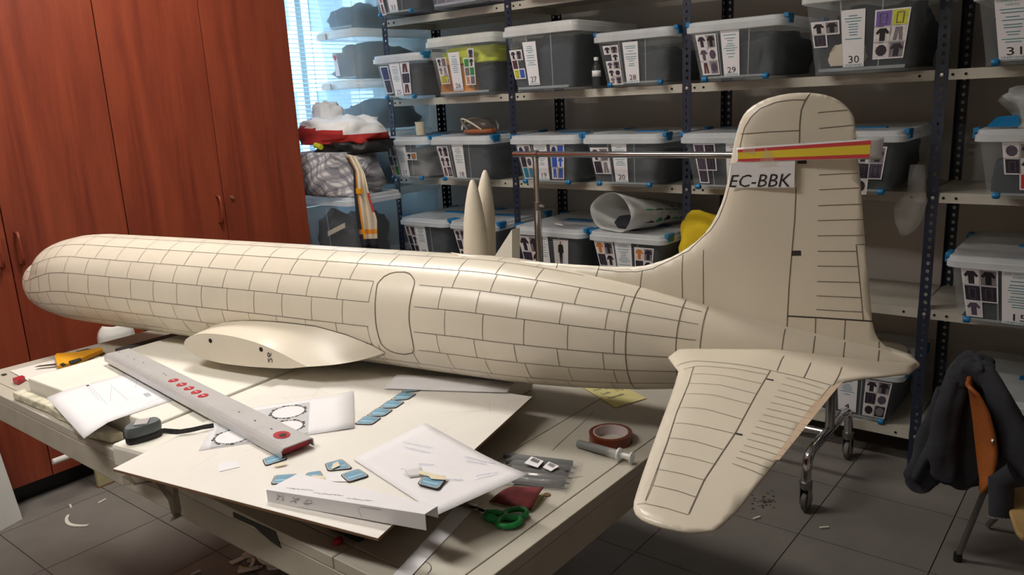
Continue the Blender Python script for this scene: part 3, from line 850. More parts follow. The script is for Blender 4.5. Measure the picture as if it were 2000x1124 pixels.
# ---------------------------------------------------------------- things on the shelves
zc = z[2] + HB_ + .029
t = thing('paper_cup', 'short stack of two white cups on the lid of box 17', 'cup', onY(822, 272, 2.98) * 1)
p = onY(822, 265, 3.02); p.z = zc
t.location = p; t['_w'] = tuple(p)
for k in range(2):
    MB().lathe([(0, .0), (.022, 0), (.026, .03), (.028, .03), (.028, .034), (.0, .034)], 18, Matrix.Translation(p + Vector((0, 0, .033 * k)))).build('cup', M_cream, t, smooth=True, angle=40)
p = onY(938, 262, 3.08); p.z = zc
t = thing('safety_goggles', 'tan and grey safety goggles with straps on the lid of box 18', 'goggles', p)
mb = MB(); mb.tube([p + Vector((.085 * math.cos(a), .05 * math.sin(a), .012)) for a in [k * 2 * PI / 20 for k in range(21)]], .012, 8); mb.build('rim', M_skin, t, smooth=True)
mb = MB()
rings = [[p + Vector((.085 * r * math.cos(a), .05 * r * math.sin(a), .018 + h)) for a in [k * 2 * PI / 20 for k in range(20)]] for r, h in ((1, 0), (.95, .03), (.7, .05), (.3, .058))]
mb.loft(rings, cap=True); mb.build('shell', clear('grey_visor', rgb(120, 110, 105), .55), t, smooth=True)
for k in range(4):
    a0 = k * .8 + .2
    mb = MB(); mb.tube([p + Vector((.11 * math.cos(a0 + s * 2.6) , .055 * math.sin(a0 + s * 2.6), .02 + .055 * math.sin(s * PI))) for s in [j / 10 for j in range(11)]], .005, 6); mb.build('strap', M_cream if k % 2 else M_greyc, t, smooth=True)
p = Vector((-1.887, 2.975, z[3]))
t = thing('glass_bottle', 'small dark bottle with a white label squeezed between boxes 27 and 28', 'bottle', p)
MB().lathe([(0, .0), (.017, 0), (.019, .006), (.019, .085), (.013, .1), (.008, .106), (.008, .118), (0, .118)], 16, Matrix.Translation(p)).build('body', clear('smoky_glass', rgb(90, 90, 92), .6, .1), t, smooth=True, angle=40)
MB().lathe([(.0193, .05), (.0193, .075)], 16, Matrix.Translation(p)).build('label', M_paper, t, smooth=True)
MB().lathe([(0, .116), (.01, .116), (.01, .13), (0, .13)], 12, Matrix.Translation(p)).build('cap', M_white, t, smooth=True, angle=40)
# shopping bag with triangles
zl = z[1] + HB_ + .029
A0, A1 = Vector((-1.785, 2.90, zl + .074)), Vector((-1.60, 3.33, zl + .035))
ax = (A1 - A0).normalized(); sd = Vector((ax.y, -ax.x, 0)).normalized(); upv = sd.cross(ax)
if upv.z < 0: upv = -upv
def bagp(k, a, o=0):
    r = .122 * (1 - k) ** .8 + .03; rz = .060 * (1 - k) ** .9 + .022
    nn = noise.noise(Vector((math.cos(a) * 1.5, math.sin(a) * 1.5, k * 4))) * .014
    c = A0.lerp(A1, k)
    p = c + sd * (r + nn + o) * math.cos(a) + upv * (rz + nn + o) * math.sin(a)
    p.z = min(max(p.z, zl + .002 + o), z[2] - .036 if p.y > 2.97 else 9)
    return p
mb = MB(); mb.loft([[bagp(k / 16, a * 2 * PI / 28) for a in range(28)] for k in range(17)], cap=False); n = 28
mb.f.append(list(range(16 * n, 17 * n))); mb.m.append(0)
bag = mb.build('shopping_bag', M_bagfilm, smooth=True, fixn=False, solid=.001); tag(bag, 'white plastic shopping bag with black and green triangles, open end up', 'bag')
mb = MB()
for row, a0 in ((0, .35), (1, -.5), (2, 1.2)):
    for c in range(6):
        k0 = .20 + c * .115 + row * .02; k1 = k0 + .105
        mb.mi(1 if c % 2 == (row % 2) else 0)
        vs = [bagp(k0, a0, .002), bagp(k1, a0, .002), bagp((k0 + k1) / 2 + .02, a0 + .72, .002), bagp((k0 + k1) / 2, a0 + .02, .003)]
        mb.add(vs, [(0, 3, 2), (3, 1, 2)])
mb.build('printed_triangles', [M_ink, M_green], bag, fixn=False)
MB().lathe([(0, .0), (.05, .0), (.07, .03), (.05, .055), (0, .062)], 16, Matrix.Translation(A0 + (A1 - A0) * .22 + Vector((0, 0, -.07)))).build('dark_contents', M_navy, bag, smooth=True)
# plastic offcut lying on the suited-figure box
p = onZ(1083, 438, zl); mb = MB()
mb.prism([p, p + Vector((.06, -.03, 0)), p + Vector((.066, -.025, 0)), p + Vector((.02, .02, 0))], (0, 0, .003)); tag(mb.build('plastic_offcut', M_white), 'white plastic scrap on the lid of the suited figure box', 'scrap')
# yellow cloth
o = lump('yellow_jacket', (-1.345, 3.03, z[1] + .001), (.30, .30, .30), M_yelc, 71, .25, 'yellow cloth bundled on the shelf behind the tail fin', 'cloth', freq=1.6)
limit_lump(o, (-1.498, 2.82, z[1]), (9, 9, z[2] - .037))
for v in o.data.vertices:
    if v.co.x + o.location.x < -1.395: v.co.y = min(v.co.y, 2.99 - o.location.y)
# hanging film bag
mb = MB()
prof = [(1778, 1806, 322), (1774, 1812, 345), (1770, 1814, 372), (1756, 1812, 392), (1747, 1808, 405), (1745, 1804, 418), (1748, 1798, 435), (1754, 1786, 450), (1758, 1772, 460)]
rings = []; Yh = 2.973
for xl, xr, y in prof:
    a, b = onY(xl, y, Yh), onY(xr, y, Yh); c = (a + b) / 2; hw = (b - a).length / 2; ring = []
    for t_ in [k * 2 * PI / 18 for k in range(18)]:
        p = c + Vector((hw * math.cos(t_), .017 * math.sin(t_) + .004 * math.sin(5 * t_ + y), 0))
        if p.z > 1.0: p.x = min(max(p.x, -.640), -.588)
        p.y = min(p.y, 2.9945); ring.append(p)
    rings.append(ring)
mb.loft(rings, cap=True); tag(mb.build('film_bag', clear('hanging_film', rgb(215, 212, 208), .3, .15), smooth=True), 'clear plastic bag hanging empty over the shelf edge beside the slotted post', 'bag')
# bag on the right box
zr = z[2] + HB_ + .029
o = lump('plastic_bag', (-.20, 3.08, zr), (.34, .34, .13), clear('bag_film', rgb(226, 228, 226), .55, .3), 81, .45, 'crumpled translucent plastic bag with a green cloth inside, on a box lid', 'bag', freq=1.7)
lump('green_cloth', (-.17, 3.02, zr), (.2, .24, .10), mat('leaf_cloth', rgb(92, 140, 40), .9, bump=.3), 82, .3, None, None, parent=o)
p = onY(1930, 262, 2.99); p.z = zr; MB().prism([p + Vector((.0, -.05, .001)), p + Vector((.09, -.05, .001)), p + Vector((.08, .0, .035)), p + Vector((.02, .0, .03))], (0, .003, 0)).build('blue_print', M_blue, o)
# pale lid lying on the bottom box
p = onZ(1715, 665, z[0] + .225); mb = MB()
mb.prism([Vector((-.835 + .185 * math.cos(a), 3.19 + .16 * math.sin(a), z[0] + .2245)) for a in [k * 2 * PI / 20 for k in range(20)]], (0, 0, .012)); tag(mb.build('foam_offcut', M_cream, bevel=.003), 'pale rounded foam offcut on the lid of box 4', 'offcut')

# ================================================================== CLOTHES RAIL
RY = 2.71; rz_ = onY(1400, 303, RY).z
xl_, xr_ = onY(1047, 340, RY).x, -.785
rail = thing('clothes_rail', 'chrome clothes rail on casters standing between the bench and the shelves', 'clothes rail', ((xl_ + xr_) / 2, RY, 0))
MB().tube([(xl_ - .115, RY, rz_), (xr_ + .115, RY, rz_)], .0125, 14).build('top_bar', M_chrome, rail, smooth=True, angle=50)
for x in (xl_, xr_):
    MB().tube([(x, RY, .19), (x, RY, .95)], .0165, 14).build('upright', M_chrome, rail, smooth=True, angle=50)
    MB().tube([(x, RY, .93), (x, RY, rz_ - .01)], .0125, 14).build('inner_tube', M_chrome, rail, smooth=True, angle=50)
    cl_ = MB().tube([(x, RY, .93), (x, RY, .965)], .02, 14).build('collar', M_dchrome, rail, smooth=True, angle=50)
    MB().tube([(x + .015, RY - .005, .95), (x + .04, RY - .012, .95)], .006, 8).build('knob', M_bolt, cl_)
    MB().tube([(x - .014, RY, rz_), (x + .014, RY, rz_)], .0165, 14).build('elbow_joint', M_chrome, rail, smooth=True, angle=50)
    path = [(x, RY - .235, .085), (x, RY - .235, .15), (x, RY - .225, .185), (x, RY - .2, .205), (x, RY - .1, .21), (x, RY, .205), (x, RY + .1, .21), (x, RY + .2, .205), (x, RY + .225, .185), (x, RY + .235, .15), (x, RY + .235, .085)]
    MB().tube(path, .0165, 14).build('foot_bar', M_chrome, rail, smooth=True, angle=50)
    for sgn in (-1, 1):
        y = RY + sgn * .235
        c = thing('tmp', '', '', (0, 0, 0)); bpy.data.objects.remove(c)
        hous = MB().lathe([(0, .086), (.018, .086), (.021, .1), (.021, .112), (.016, .116), (0, .116)], 16, Matrix.Translation((x, y, 0)))
        yc = y + .012
        for s2 in (-1, 1):
            hous.box((x + s2 * .014 - .0015, y - .014, .03), (x + s2 * .014 + .0015, y + .022, .09))
        hh = hous.build('caster_fork', M_dchrome, rail, smooth=True, angle=40)
        M_ = Matrix.Translation((x, yc, .0375)) @ Matrix.Rotation(PI / 2, 4, 'Y')
        MB().lathe([(0, -.011), (.03, -.011), (.0365, -.007), (.0375, 0), (.0365, .007), (.03, .011), (0, .011)], 22, M_).build('caster_wheel', M_rubber, hh, smooth=True, angle=40)
        MB().tube([(x - .02, yc, .0375), (x + .02, yc, .0375)], .004, 8).build('axle', M_bolt, hh)
MB().tube([(xl_, RY, .195), (xr_, RY, .195)], .0125, 14).build('low_bar', M_chrome, rail, smooth=True, angle=50)

# ================================================================== WORKBENCH
TX0, TX1, TY0, TY1, TZ = -2.40, -.66, .643, 1.93, .75
bench = thing('workbench', 'large cream metal workbench with worn rounded edges', 'table', ((TX0 + TX1) / 2, (TY0 + TY1) / 2, 0))
mb = MB()
xs = [TX0 + .05, -.889, -.694]; ys = [TY0 + .037, TY1 - .037]
gp = .0009
cells_x = [(TX0, -1.53), (-1.53, -.889), (-.889, -.694), (-.694, TX1)]
for a, b in cells_x:
    ytop = TY0 + .037
    MB().box((a + gp, TY0, TZ - .02), (b - gp, ytop - gp, TZ)).build('top_panel', M_table, bench, bevel=.0015)
    MB().box((a + gp, ytop + gp, TZ - .02), (b - gp, TY1, TZ)).build('top_panel', M_table, bench, bevel=.0015)
MB().box((TX0 + .005, TY0 + .005, TZ - .03), (TX1 - .005, TY1 - .005, TZ - .008)).build('core', M_joint, bench)
MB().box((TX0, TY0, TZ - .075), (TX1, TY0 + .02, TZ - .02)).build('front_apron', M_tablew, bench, bevel=.003)
MB().box((TX0, TY1 - .02, TZ - .075), (TX1, TY1, TZ - .02)).build('back_apron', M_tablew, bench, bevel=.003)
MB().box((TX0, TY0 + .02, TZ - .075), (TX0 + .02, TY1 - .02, TZ - .02)).build('side_apron', M_tablew, bench, bevel=.003)
MB().box((TX1 - .02, TY0 + .02, TZ - .075), (TX1, TY1 - .02, TZ - .02)).build('side_apron', M_tablew, bench, bevel=.003)
for x in (-1.45, -1.95):
    for y in (1.35, 1.8):
        MB().box((x - .025, y - .025, 0), (x + .025, y + .025, TZ - .03)).build('leg', M_tablew, bench, bevel=.003)
mb = MB()
for k in range(24):
    x = -.84 + (k % 8) * .006; zz = .72 - (k // 8) * .008
    mb.box((x, TY0 - .0008, zz), (x + .003, TY0 + .001, zz + .003))
mb.build('vent_holes', M_hole, bench)
o = MB().prism([(-1.15, TY0 - .001, TZ - .006), (-1.03, TY0 - .001, TZ - .003), (-1.02, TY0 - .001, TZ - .03), (-1.05, TY0 - .001, TZ - .026), (-1.09, TY0 - .001, TZ - .014), (-1.15, TY0 - .001, TZ - .016)], (0, .0015, 0)).build('duct_tape', mat('old_tape', rgb(58, 57, 48), .8), bench)
# ---- boards on the bench
SL = .801
o = MB().prism([(-2.07, .68, TZ + .001), (-1.506, .70, TZ + .001), (-1.590, 1.45, TZ + .001), (-2.10, 1.45, TZ + .001)], (0, 0, SL - TZ - .001)).build('foam_slab', M_foam, bevel=.004); tag(o, 'white foam slab lying on the bench next to the saw', 'slab')
mb = MB(); rnd = random.Random(5)
pts = [(-2.09 + .06 * i, .645 + rnd.uniform(-.012, .012)) for i in range(9)]
mb.prism([Vector((x, y, TZ + .001)) for x, y in pts] + [Vector((-1.60, .680, TZ + .001)), Vector((-2.09, .678, TZ + .001))], (0, 0, .020)); o = mb.build('rough_foam_strip', M_rough, bevel=.004); tag(o, 'rough broken foam strip along the bench front under the slab', 'foam')
o = MB().prism([(-.965, .692, TZ + .001), (-1.05, 1.36, TZ + .001), (-1.560, 1.27, TZ + .001), (-1.488, .604, TZ + .001)], (0, 0, SL - TZ - .001)).build('foam_slab', M_foam, bevel=.008); tag(o, 'thick cream foam slab under the white hardboard sheet', 'slab')
o = MB().box((-.958, .690, TZ + .001), (-.885, .82, SL - .003)).build('black_case', M_black, bevel=.003); tag(o, 'small black case tucked under the hardboard corner', 'case')
HB = .8067
A = onZ(221, 917, HB); Bc = onZ(738, 1053, HB); Cc = onZ(1039, 776, HB); Dc = A + Cc - Bc
hb = thing('hardboard_sheet', 'large white hardboard sheet with brown edges, overhanging the bench front', 'board', (A + Cc) / 2 - Vector((0, 0, .005)))
n_ = Vector((0, 0, 1))
MB().prism([A, Bc, Cc, Dc], (0, 0, -.0042)).build('board_core', M_brown, hb)
MB().prism([p + Vector((0, 0, .0008)) for p in (A, Bc, Cc, Dc)], (0, 0, -.001)).build('white_face', M_panel, hb)
HQ = Quad(A, Bc, Cc, Dc); TOPZ = HB + .0009
mb = MB(); rnd = random.Random(11)
for k in range(34):
    u, v = rnd.uniform(.1, .95), rnd.uniform(.2, .95); du, dv = rnd.uniform(-.15, .15), rnd.uniform(-.15, .15)
    mb.ribbon([HQ.p(u, v, .0011), HQ.p(u + du * .5, v + dv * .5, .0011), HQ.p(min(.99, max(0.01, u + du)), min(.99, max(0.01, v + dv)), .0011)], n_, .0006)
mb.build('knife_scratches', mat('scratch', rgb(206, 198, 182), .8), hb, fixn=False)
# dark strip at the left and the other sheet
o = MB().box((-2.235, .965, TZ + .001), (-2.10, 1.50, TZ + .018)).build('grey_board', M_dkgrey, bevel=.002); tag(o, 'dark grey board strip lying beside the foam slab', 'board')
o = sheet('thin_sheet', Quad(onZ(20, 726, TZ + .001), onZ(60, 748, TZ + .001), onZ(205, 704, TZ + .001), onZ(178, 687, TZ + .001)), M_panel, None, .0016, lift=.002); tag(o, 'thin white sheet at the cupboard end of the bench under the saw', 'sheet')

# ================================================================== AIRCRAFT MODEL
HD = math.radians(9.9)
AA = Vector((math.cos(HD), math.sin(HD), 0)); TT = Vector((math.sin(HD), -math.cos(HD), 0))
AX0 = Vector((-.2478, 1.404, .943)) - AA * 2.552       # nose datum


def wp(s, t, zz):
    return AX0 + AA * s + TT * t + Vector((0, 0, zz))


def loc(P):
    d = P - AX0; return d.dot(AA), d.dot(TT), d.z


def onT(x, y, t):
    q = ray(x, y); k = ((AX0 - EYE).dot(TT) + t) / q.dot(TT)
    s, tt, zz = loc(EYE + q * k); return s, zz


TOP = [(-.012, -.02), (-.005, .0), (.01, .018), (.03, .030), (.055, .038), (.078, .043), (.088, .060), (.10, .076), (.125, .090), (.16, .103), (.21, .115), (.27, .124), (.34, .130), (.42, .1325), (1.70, .1325), (1.78, .1285), (1.877, .1195), (1.959, .1095), (2.05, .097), (2.134, .082), (2.174, .074), (2.25, .058), (2.32, .043), (2.37, .033), (2.42, .024), (2.47, .014), (2.51, .005), (2.528, -.002), (2.534, -.008)]
BOT = [(-.012, -.03), (-.005, -.048), (.01, -.064), (.03, -.078), (.055, -.089), (.088, -.100), (.125, -.109), (.16, -.115), (.21, -.121), (.27, -.126), (.34, -.130), (.42, -.1325), (1.75, -.1325), (1.85, -.1295), (1.95, -.123), (2.05, -.113), (2.15, -.099), (2.25, -.081), (2.35, -.060), (2.45, -.037), (2.51, -.023), (2.528, -.017), (2.534, -.012)]
WID = [(-.012, .004), (-.005, .026), (.01, .046), (.03, .062), (.055, .076), (.088, .090), (.125, .101), (.16, .109), (.21, .118), (.27, .125), (.34, .130), (.42, .1325), (1.72, .1325), (1.82, .1285), (1.95, .117), (2.05, .104), (2.126, .090), (2.2, .075), (2.3, .054), (2.4, .035), (2.47, .021), (2.51, .0125), (2.528, .008), (2.534, .002)]


def interp(tb, s):
    if s <= tb[0][0]: return tb[0][1]
    for i in range(len(tb) - 1):
        a, b = tb[i], tb[i + 1]
        if s <= b[0]:
            k = (s - a[0]) / (b[0] - a[0])
            p0 = tb[max(i - 1, 0)]; p3 = tb[min(i + 2, len(tb) - 1)]
            m0 = (b[1] - p0[1]) / max(b[0] - p0[0], 1e-6) * (b[0] - a[0]); m1 = (p3[1] - a[1]) / max(p3[0] - a[0], 1e-6) * (b[0] - a[0])
            k2, k3 = k * k, k * k * k
            return (2 * k3 - 3 * k2 + 1) * a[1] + (k3 - 2 * k2 + k) * m0 + (-2 * k3 + 3 * k2) * b[1] + (k3 - k2) * m1
    return tb[-1][1]


NTOP = [(-.022, -.03), (-.018, -.014), (-.008, .004), (.01, .017), (.03, .026), (.06, .033), (.10, .041), (.15, .062), (.21, .088), (.27, .110), (.34, .126), (.42, .1325), (1.70, .1325)] + [p for p in TOP if p[0] > 1.71]
NBOT = [(-.022, -.034), (-.018, -.050), (-.008, -.070), (.01, -.086), (.03, -.099), (.06, -.111), (.10, -.120), (.16, -.126), (.24, -.130), (.34, -.132), (.42, -.1325), (1.75, -.1325)] + [p for p in BOT if p[0] > 1.76]
NWID = [(-.022, .004), (-.018, .024), (-.008, .043), (.01, .060), (.03, .073), (.06, .087), (.10, .101), (.16, .115), (.24, .126), (.34, .1315), (.42, .1325), (1.72, .1325)] + [p for p in WID if p[0] > 1.73]
NOSE = .052
CW = [(.097, .0), (.099, .044), (.103, .060), (.11, .072), (.122, .083), (.14, .094), (.17, .107), (.22, .119), (.30, .129), (.42, .1325)]
CT = [(.097, .030), (.099, .052), (.103, .060), (.11, .067), (.122, .075), (.14, .084), (.17, .096), (.22, .111), (.30, .125), (.42, .1325)]


def fus(s, th, o=0.0):
    """skin of the fuselage at station s, angle th (0 = side facing the bench front, 90 = top)"""
    s_ax = s
    if s < .42: s = -.022 + (s - NOSE) * (.442 / (.42 - NOSE))
    zt, zb, w = interp(NTOP, s), interp(NBOT, s), interp(NWID, s)
    lift = .016 * max(0, min(1, (.25 - s) / .25))
    zw = zb + (zt - zb) * .5
    c, sn = math.cos(th), math.sin(th)
    rz = (zt - zw) if sn > 0 else (zw - zb)
    t, zz = w * c, zw + rz * sn
    if .097 < s < .42:                      # cockpit hump standing on the nose
        cw, ct = interp(CW, s), interp(CT, s); c0 = .012; ch = max(ct - c0, .004); cw = max(cw, .001)
        # ray from the section centre through (t, zz) meets the hump ellipse
        dt, dz = t, zz - zw; L = math.hypot(dt, dz)
        if L > 1e-6:
            dt, dz = dt / L, dz / L; e = zw - c0
            A_ = (dt / cw) ** 2 + (dz / ch) ** 2; B_ = 2 * e * dz / ch ** 2; C_ = (e / ch) ** 2 - 1
            D_ = B_ * B_ - 4 * A_ * C_
            if D_ > 0:
                k = (-B_ + math.sqrt(D_)) / (2 * A_)
                if k > L: t, zz = dt * k, zw + dz * k
    return wp(s_ax, t + o * c, zz + lift + o * sn)


def fusn(s, th):
    e = .002
    return ((fus(s, th + .02) - fus(s, th - .02)).cross(fus(s + e, th) - fus(s - e, th))).normalized() * 1.0


st = [-.022, -.020, -.018, -.013, -.008, 0, .005, .01, .02, .03, .042, .055, .066, .078, .088, .0968, .098, .0995, .102, .106, .11, .116, .122, .13, .14, .16, .185, .21, .24, .27, .3, .34, .38, .42] + [.42 + .08 * k for k in range(1, 16)] + [1.66, 1.7, 1.74, 1.78, 1.83, 1.88, 1.92, 1.96, 2.0, 2.05, 2.09, 2.134, 2.174, 2.21, 2.25, 2.29, 2.32, 2.37, 2.42, 2.47, 2.495, 2.51, 2.52, 2.528, 2.532, 2.534]
st = [NOSE + (q_ + .022) * ((.42 - NOSE) / .442) if q_ < .42 else q_ for q_ in st]
plane = thing('model_airliner', 'cream unpainted model airliner with pencilled panel lines lying on the bench', 'model aircraft', wp(1.2, 0, -.1325))
NS = 72
mb = MB(); mb.loft([[fus(s, k * 2 * PI / NS) for k in range(NS)] for s in st], cap=True)
fuselage = mb.build('fuselage', M_shell, plane, smooth=True)
# pencil lines on the fuselage
thl = [98, 80, 60, 40.5, 20, -3, -22, -43, -64]
mb = MB(); OFF = .0007
def fline(pts, w=.0012):
    fine = []
    for (s0, a0), (s1, a1) in zip(pts, pts[1:]):
        n = max(1, int(abs(a1 - a0) / .06), int(abs(s1 - s0) / .02))
        fine += [(s0 + (s1 - s0) * k / n, a0 + (a1 - a0) * k / n) for k in range(n)]
    pts = fine + [pts[-1]]
    P = [fus(s, th, OFF) for s, th in pts]; N = []
    for s, th in pts:
        n = wp(0, math.cos(th), math.sin(th)) - wp(0, 0, 0); N.append(n.normalized())
    mb.ribbon(P, N, w)
def thshift(th, s):
    return math.radians(th)
for side in (0, 1):
    fx = (lambda a: a) if side == 0 else (lambda a: PI - a)
    for th in thl:
        a = math.radians(th); s1 = 2.178 if th < 50 else (2.178 if th < 70 else 1.72 if th > 90 else 1.95)
        ss = [NOSE + .004 + k * .02 for k in range(int((s1 - NOSE) / .02) + 1)]
        if th > 90 and side: continue
        fline([(s, fx(a)) for s in ss if not (side == 0 and 1.493 < s < 1.585 and -30 < th < 52)])if not (side == 0 and -30 < th < 52) else (fline([(s, fx(a)) for s in ss if s < 1.495]), fline([(s, fx(a)) for s in ss if s > 1.582]))
    for r in range(len(thl) - 1):
        s = [.87, .888, .893, .871, .889, .868, .885, .872][r] - .0893 * 9
        while s < 2.04:
            if s > NOSE + .012 and not (side == 0 and 1.485 < s < 1.592 and -31 < thl[r + 1] < 50) and not (thl[r] > 60 and s > 1.86):
                a0, a1 = math.radians(thl[r]), math.radians(thl[r + 1])
                fline([(s, fx(a0 + (a1 - a0) * k / 6)) for k in range(7)], .0011)
            s += .0893 if s > .3 else .062
    for s, t1 in ((2.052, 84), (2.142, 76), (2.184, 72)):
        fline([(s, fx(math.radians(-88 + (t1 + 88) * k / 24))) for k in range(25)], .0018)
    for s in (2.32, 2.37, 2.418, 2.4717):
        fline([(s, fx(math.radians(5 + 60 * k / 12))) for k in range(13)], .0014)
dl = [(1.488, 38.3), (1.497, 46.2), (1.508, 50), (1.521, 52.3), (1.544, 53.3), (1.558, 52), (1.568, 49.3), (1.579, 45), (1.583, 41.4), (1.584, 31.3), (1.584, 19.4), (1.585, 7.8), (1.588, -5.3), (1.588, -13), (1.586, -20.1), (1.583, -24), (1.576, -26.8), (1.555, -30.2), (1.532, -30.3), (1.518, -28.5), (1.508, -25.5), (1.5, -20.5), (1.498, -5.5), (1.496, 11.6), (1.4925, 25.8), (1.488, 38.3)]
fline([(s, math.radians(t)) for s, t in dl], .0024)
o = mb.build('pencil_lines', M_pencil, plane, fixn=False); o['label'] = 'grey pencilled panel and door lines'; o['kind'] = 'stuff'


def seg_dist(p, poly):
    best = 9
    for i in range(len(poly) - 1):
        a, b = poly[i], poly[i + 1]; d = b - a; L = d.length_squared
        k = 0 if L == 0 else max(0, min(1, (p - a).dot(d) / L)); best = min(best, (p - a - d * k).length)
    return best


class Slab2D:
    """a flying surface: outline in 2D, rounded leading edge, thin trailing edge"""
    def __init__(s, lead, trail, root, T0, lr, te=.1):
        s.lead = [Vector(p) for p in lead]; s.trail = [Vector(p) for p in trail]; s.root = [Vector(p) for p in root]; s.T0 = T0; s.lr = lr; s.te = te
        s.poly = s.lead + s.trail[1:] + s.root

    def th(s, p):
        p = Vector(p); dl = seg_dist(p, s.lead); dt = seg_dist(p, s.trail)
        k = min(dl / s.lr, 1)
        return max(.0006, min(s.T0 * math.sqrt(max(0, 1 - (1 - k) ** 2)), .0016 + dt * s.te))

    def mesh(s, fn, step=.014):
        poly = s.poly; n = len(poly)
        xs = [p.x for p in poly]; ys = [p.y for p in poly]
        pts = list(poly); edges = [(i, (i + 1) % n) for i in range(n)]
        y = min(ys); closed = poly + [poly[0]]
        while y < max(ys):
            x = min(xs)
            while x < max(xs):
                p = Vector((x, y))
                if seg_dist(p, closed) > .004: pts.append(p)
                x += step
            y += step
        # finer rows close to the leading edge
        for i in range(len(s.lead) - 1):
            a, b = s.lead[i], s.lead[i + 1]; d = b - a
            if d.length < 1e-5: continue
            nn = Vector((-d.y, d.x)).normalized()
            for sg in (1, -1):
                for off in (.0015, .005):
                    for k in (.25, .75):
                        q = a + d * k + nn * sg * off
                        if seg_dist(q, closed) > .0012: pts.append(q)
        v, e, f, _, _, _ = geometry.delaunay_2d_cdt(pts, edges, [list(range(n))], 1, 1e-5)
        mb = MB(); N = len(v)
        T = [s.th(p) for p in v]
        vs = [fn(p.x, p.y, T[i]) for i, p in enumerate(v)] + [fn(p.x, p.y, -T[i]) for i, p in enumerate(v)]
        fs = [tuple(x) for x in f] + [tuple(N + i for i in reversed(x)) for x in f]
        cnt = {}
        for x in f:
            for i in range(len(x)):
                k = (x[i], x[(i + 1) % len(x)]); cnt[k] = 1
        for (a, b) in list(cnt):
            if (b, a) not in cnt: fs.append((b, a, N + a, N + b))
        mb.add(vs, fs)
        return mb


# fin and rudder
lead_px = [(880, 493), (950, 503), (1000, 508), (1075, 514), (1120, 517), (1170, 520), (1200, 521), (1240, 521), (1260, 519), (1275, 515), (1293, 509.5), (1310, 503), (1327, 494.5), (1343, 484), (1360, 472), (1375, 458), (1389, 440), (1400, 420), (1408, 401), (1415, 380), (1421, 355), (1425, 330), (1432, 290), (1436, 271), (1440, 255), (1445, 239), (1452, 225), (1460, 215), (1470, 207), (1484, 199), (1500, 192), (1520, 186.5), (1540, 183), (1558, 181.3), (1577, 181), (1594, 182.5), (1610, 185), (1626, 190), (1640, 197), (1650, 205), (1657, 212), (1663, 220), (1668, 230)]
trail_px = [(1668, 230), (1670, 245), (1671, 260), (1675, 300), (1681, 360), (1688, 450), (1696, 540), (1703, 625), (1706, 640), (1710, 653), (1716, 664), (1725, 673), (1735, 682), (1747, 690), (1760, 697), (1785, 707)]
lead = [onT(x, y, 0) for x, y in lead_px]; trail = [onT(x, y, 0) for x, y in trail_px]
root = [(2.53, -.012), (2.30, -.02), (2.1, .03), (1.9, .08), (1.7, .10)]
FIN = Slab2D(lead, trail, root, .0185, .055, .085)
fin = FIN.mesh(lambda s, zz, t: wp(s, t, zz)).build('tail_fin', M_shell, plane, smooth=True, fixn=False)
mb = MB()
def finline(px, w=.0013, dark=0):
    P = []
    for x, y in px:
        s, zz = onT(x, y, .016); t = FIN.th((s, zz)) ; s, zz = onT(x, y, t)
        P.append(wp(s, t + .0006, zz))
    Q = []
    for i in range(len(P) - 1):
        for k in range(4): Q.append(P[i].lerp(P[i + 1], k / 4))
    Q.append(P[-1]); R = []
    for p in Q:
        s, t, zz = loc(p); R.append(wp(s, FIN.th((s, zz)) + .0006, zz))
    mb.mi(dark); mb.ribbon(R, TT, w)
finline([(1584, 182), (1572, 197), (1565, 215), (1562, 240), (1561, 280)], .0017)
finline([(1555, 366), (1552, 430), (1546, 500), (1541, 560), (1538, 617), (1537, 640)], .0017)
finline([(1537, 617.5), (1600, 621), (1706, 628)], .0024, 1)
finline([(1440, 318), (1447, 278), (1454, 250), (1466, 230), (1485, 212), (1515, 200), (1545, 195), (1575, 195)])
finline([(1424, 367), (1416, 395), (1404, 425), (1388, 450), (1370, 466), (1345, 490), (1310, 508), (1275, 525), (1245, 531), (1210, 531), (1168, 526)])
finline([(1446, 262), (1500, 258), (1561, 255)]); 
for a, b in (((1598, 220), (1655, 215)), ((1600, 251), (1672, 244)), ((1600, 342), (1677, 338)), ((1600, 371), (1680, 367)), ((1598, 402), (1683, 399)), ((1597, 431), (1687, 429)), ((1597, 461), (1689, 460)), ((1597, 491), (1672, 491)), ((1597, 520), (1677, 521)), ((1596, 550), (1680, 552)), ((1595, 578), (1681, 582)), ((1594, 605), (1684, 610))):
    finline([a, b], .0012)
finline([(1691, 477), (1672, 478), (1680, 560), (1686, 626)])
for a, b in (((1377, 455), (1374, 594)), ((1334, 498), (1333, 583)), ((1255, 529), (1250, 562)), ((1170, 520), (1163, 544)), ((1088, 515), (1086, 528)), ((1012, 509), (1010, 517)), ((1593, 622), (1592, 657)), ((1651, 625), (1648, 672)), ((1717, 667), (1716, 688))):
    finline([a, b], .0014)
o = mb.build('fin_lines', [M_pencil, M_pencil2], plane, fixn=False); o['label'] = 'pencilled rudder and fin panel lines'; o['kind'] = 'stuff'
mb = MB()
for x0, y0, x1, y1 in ((1556, 313, 1574, 321), (1545, 491, 1563, 501)):
    c = [onT(x, y, .0165) for x, y in ((x0, y0), (x1, y0), (x1, y1), (x0, y1))]
    mb.add([wp(s, FIN.th((s, zz)) + .0007, zz) for s, zz in c], [(0, 1, 2, 3)])
o = mb.build('hinge_marks', M_pencil2, plane, fixn=False)

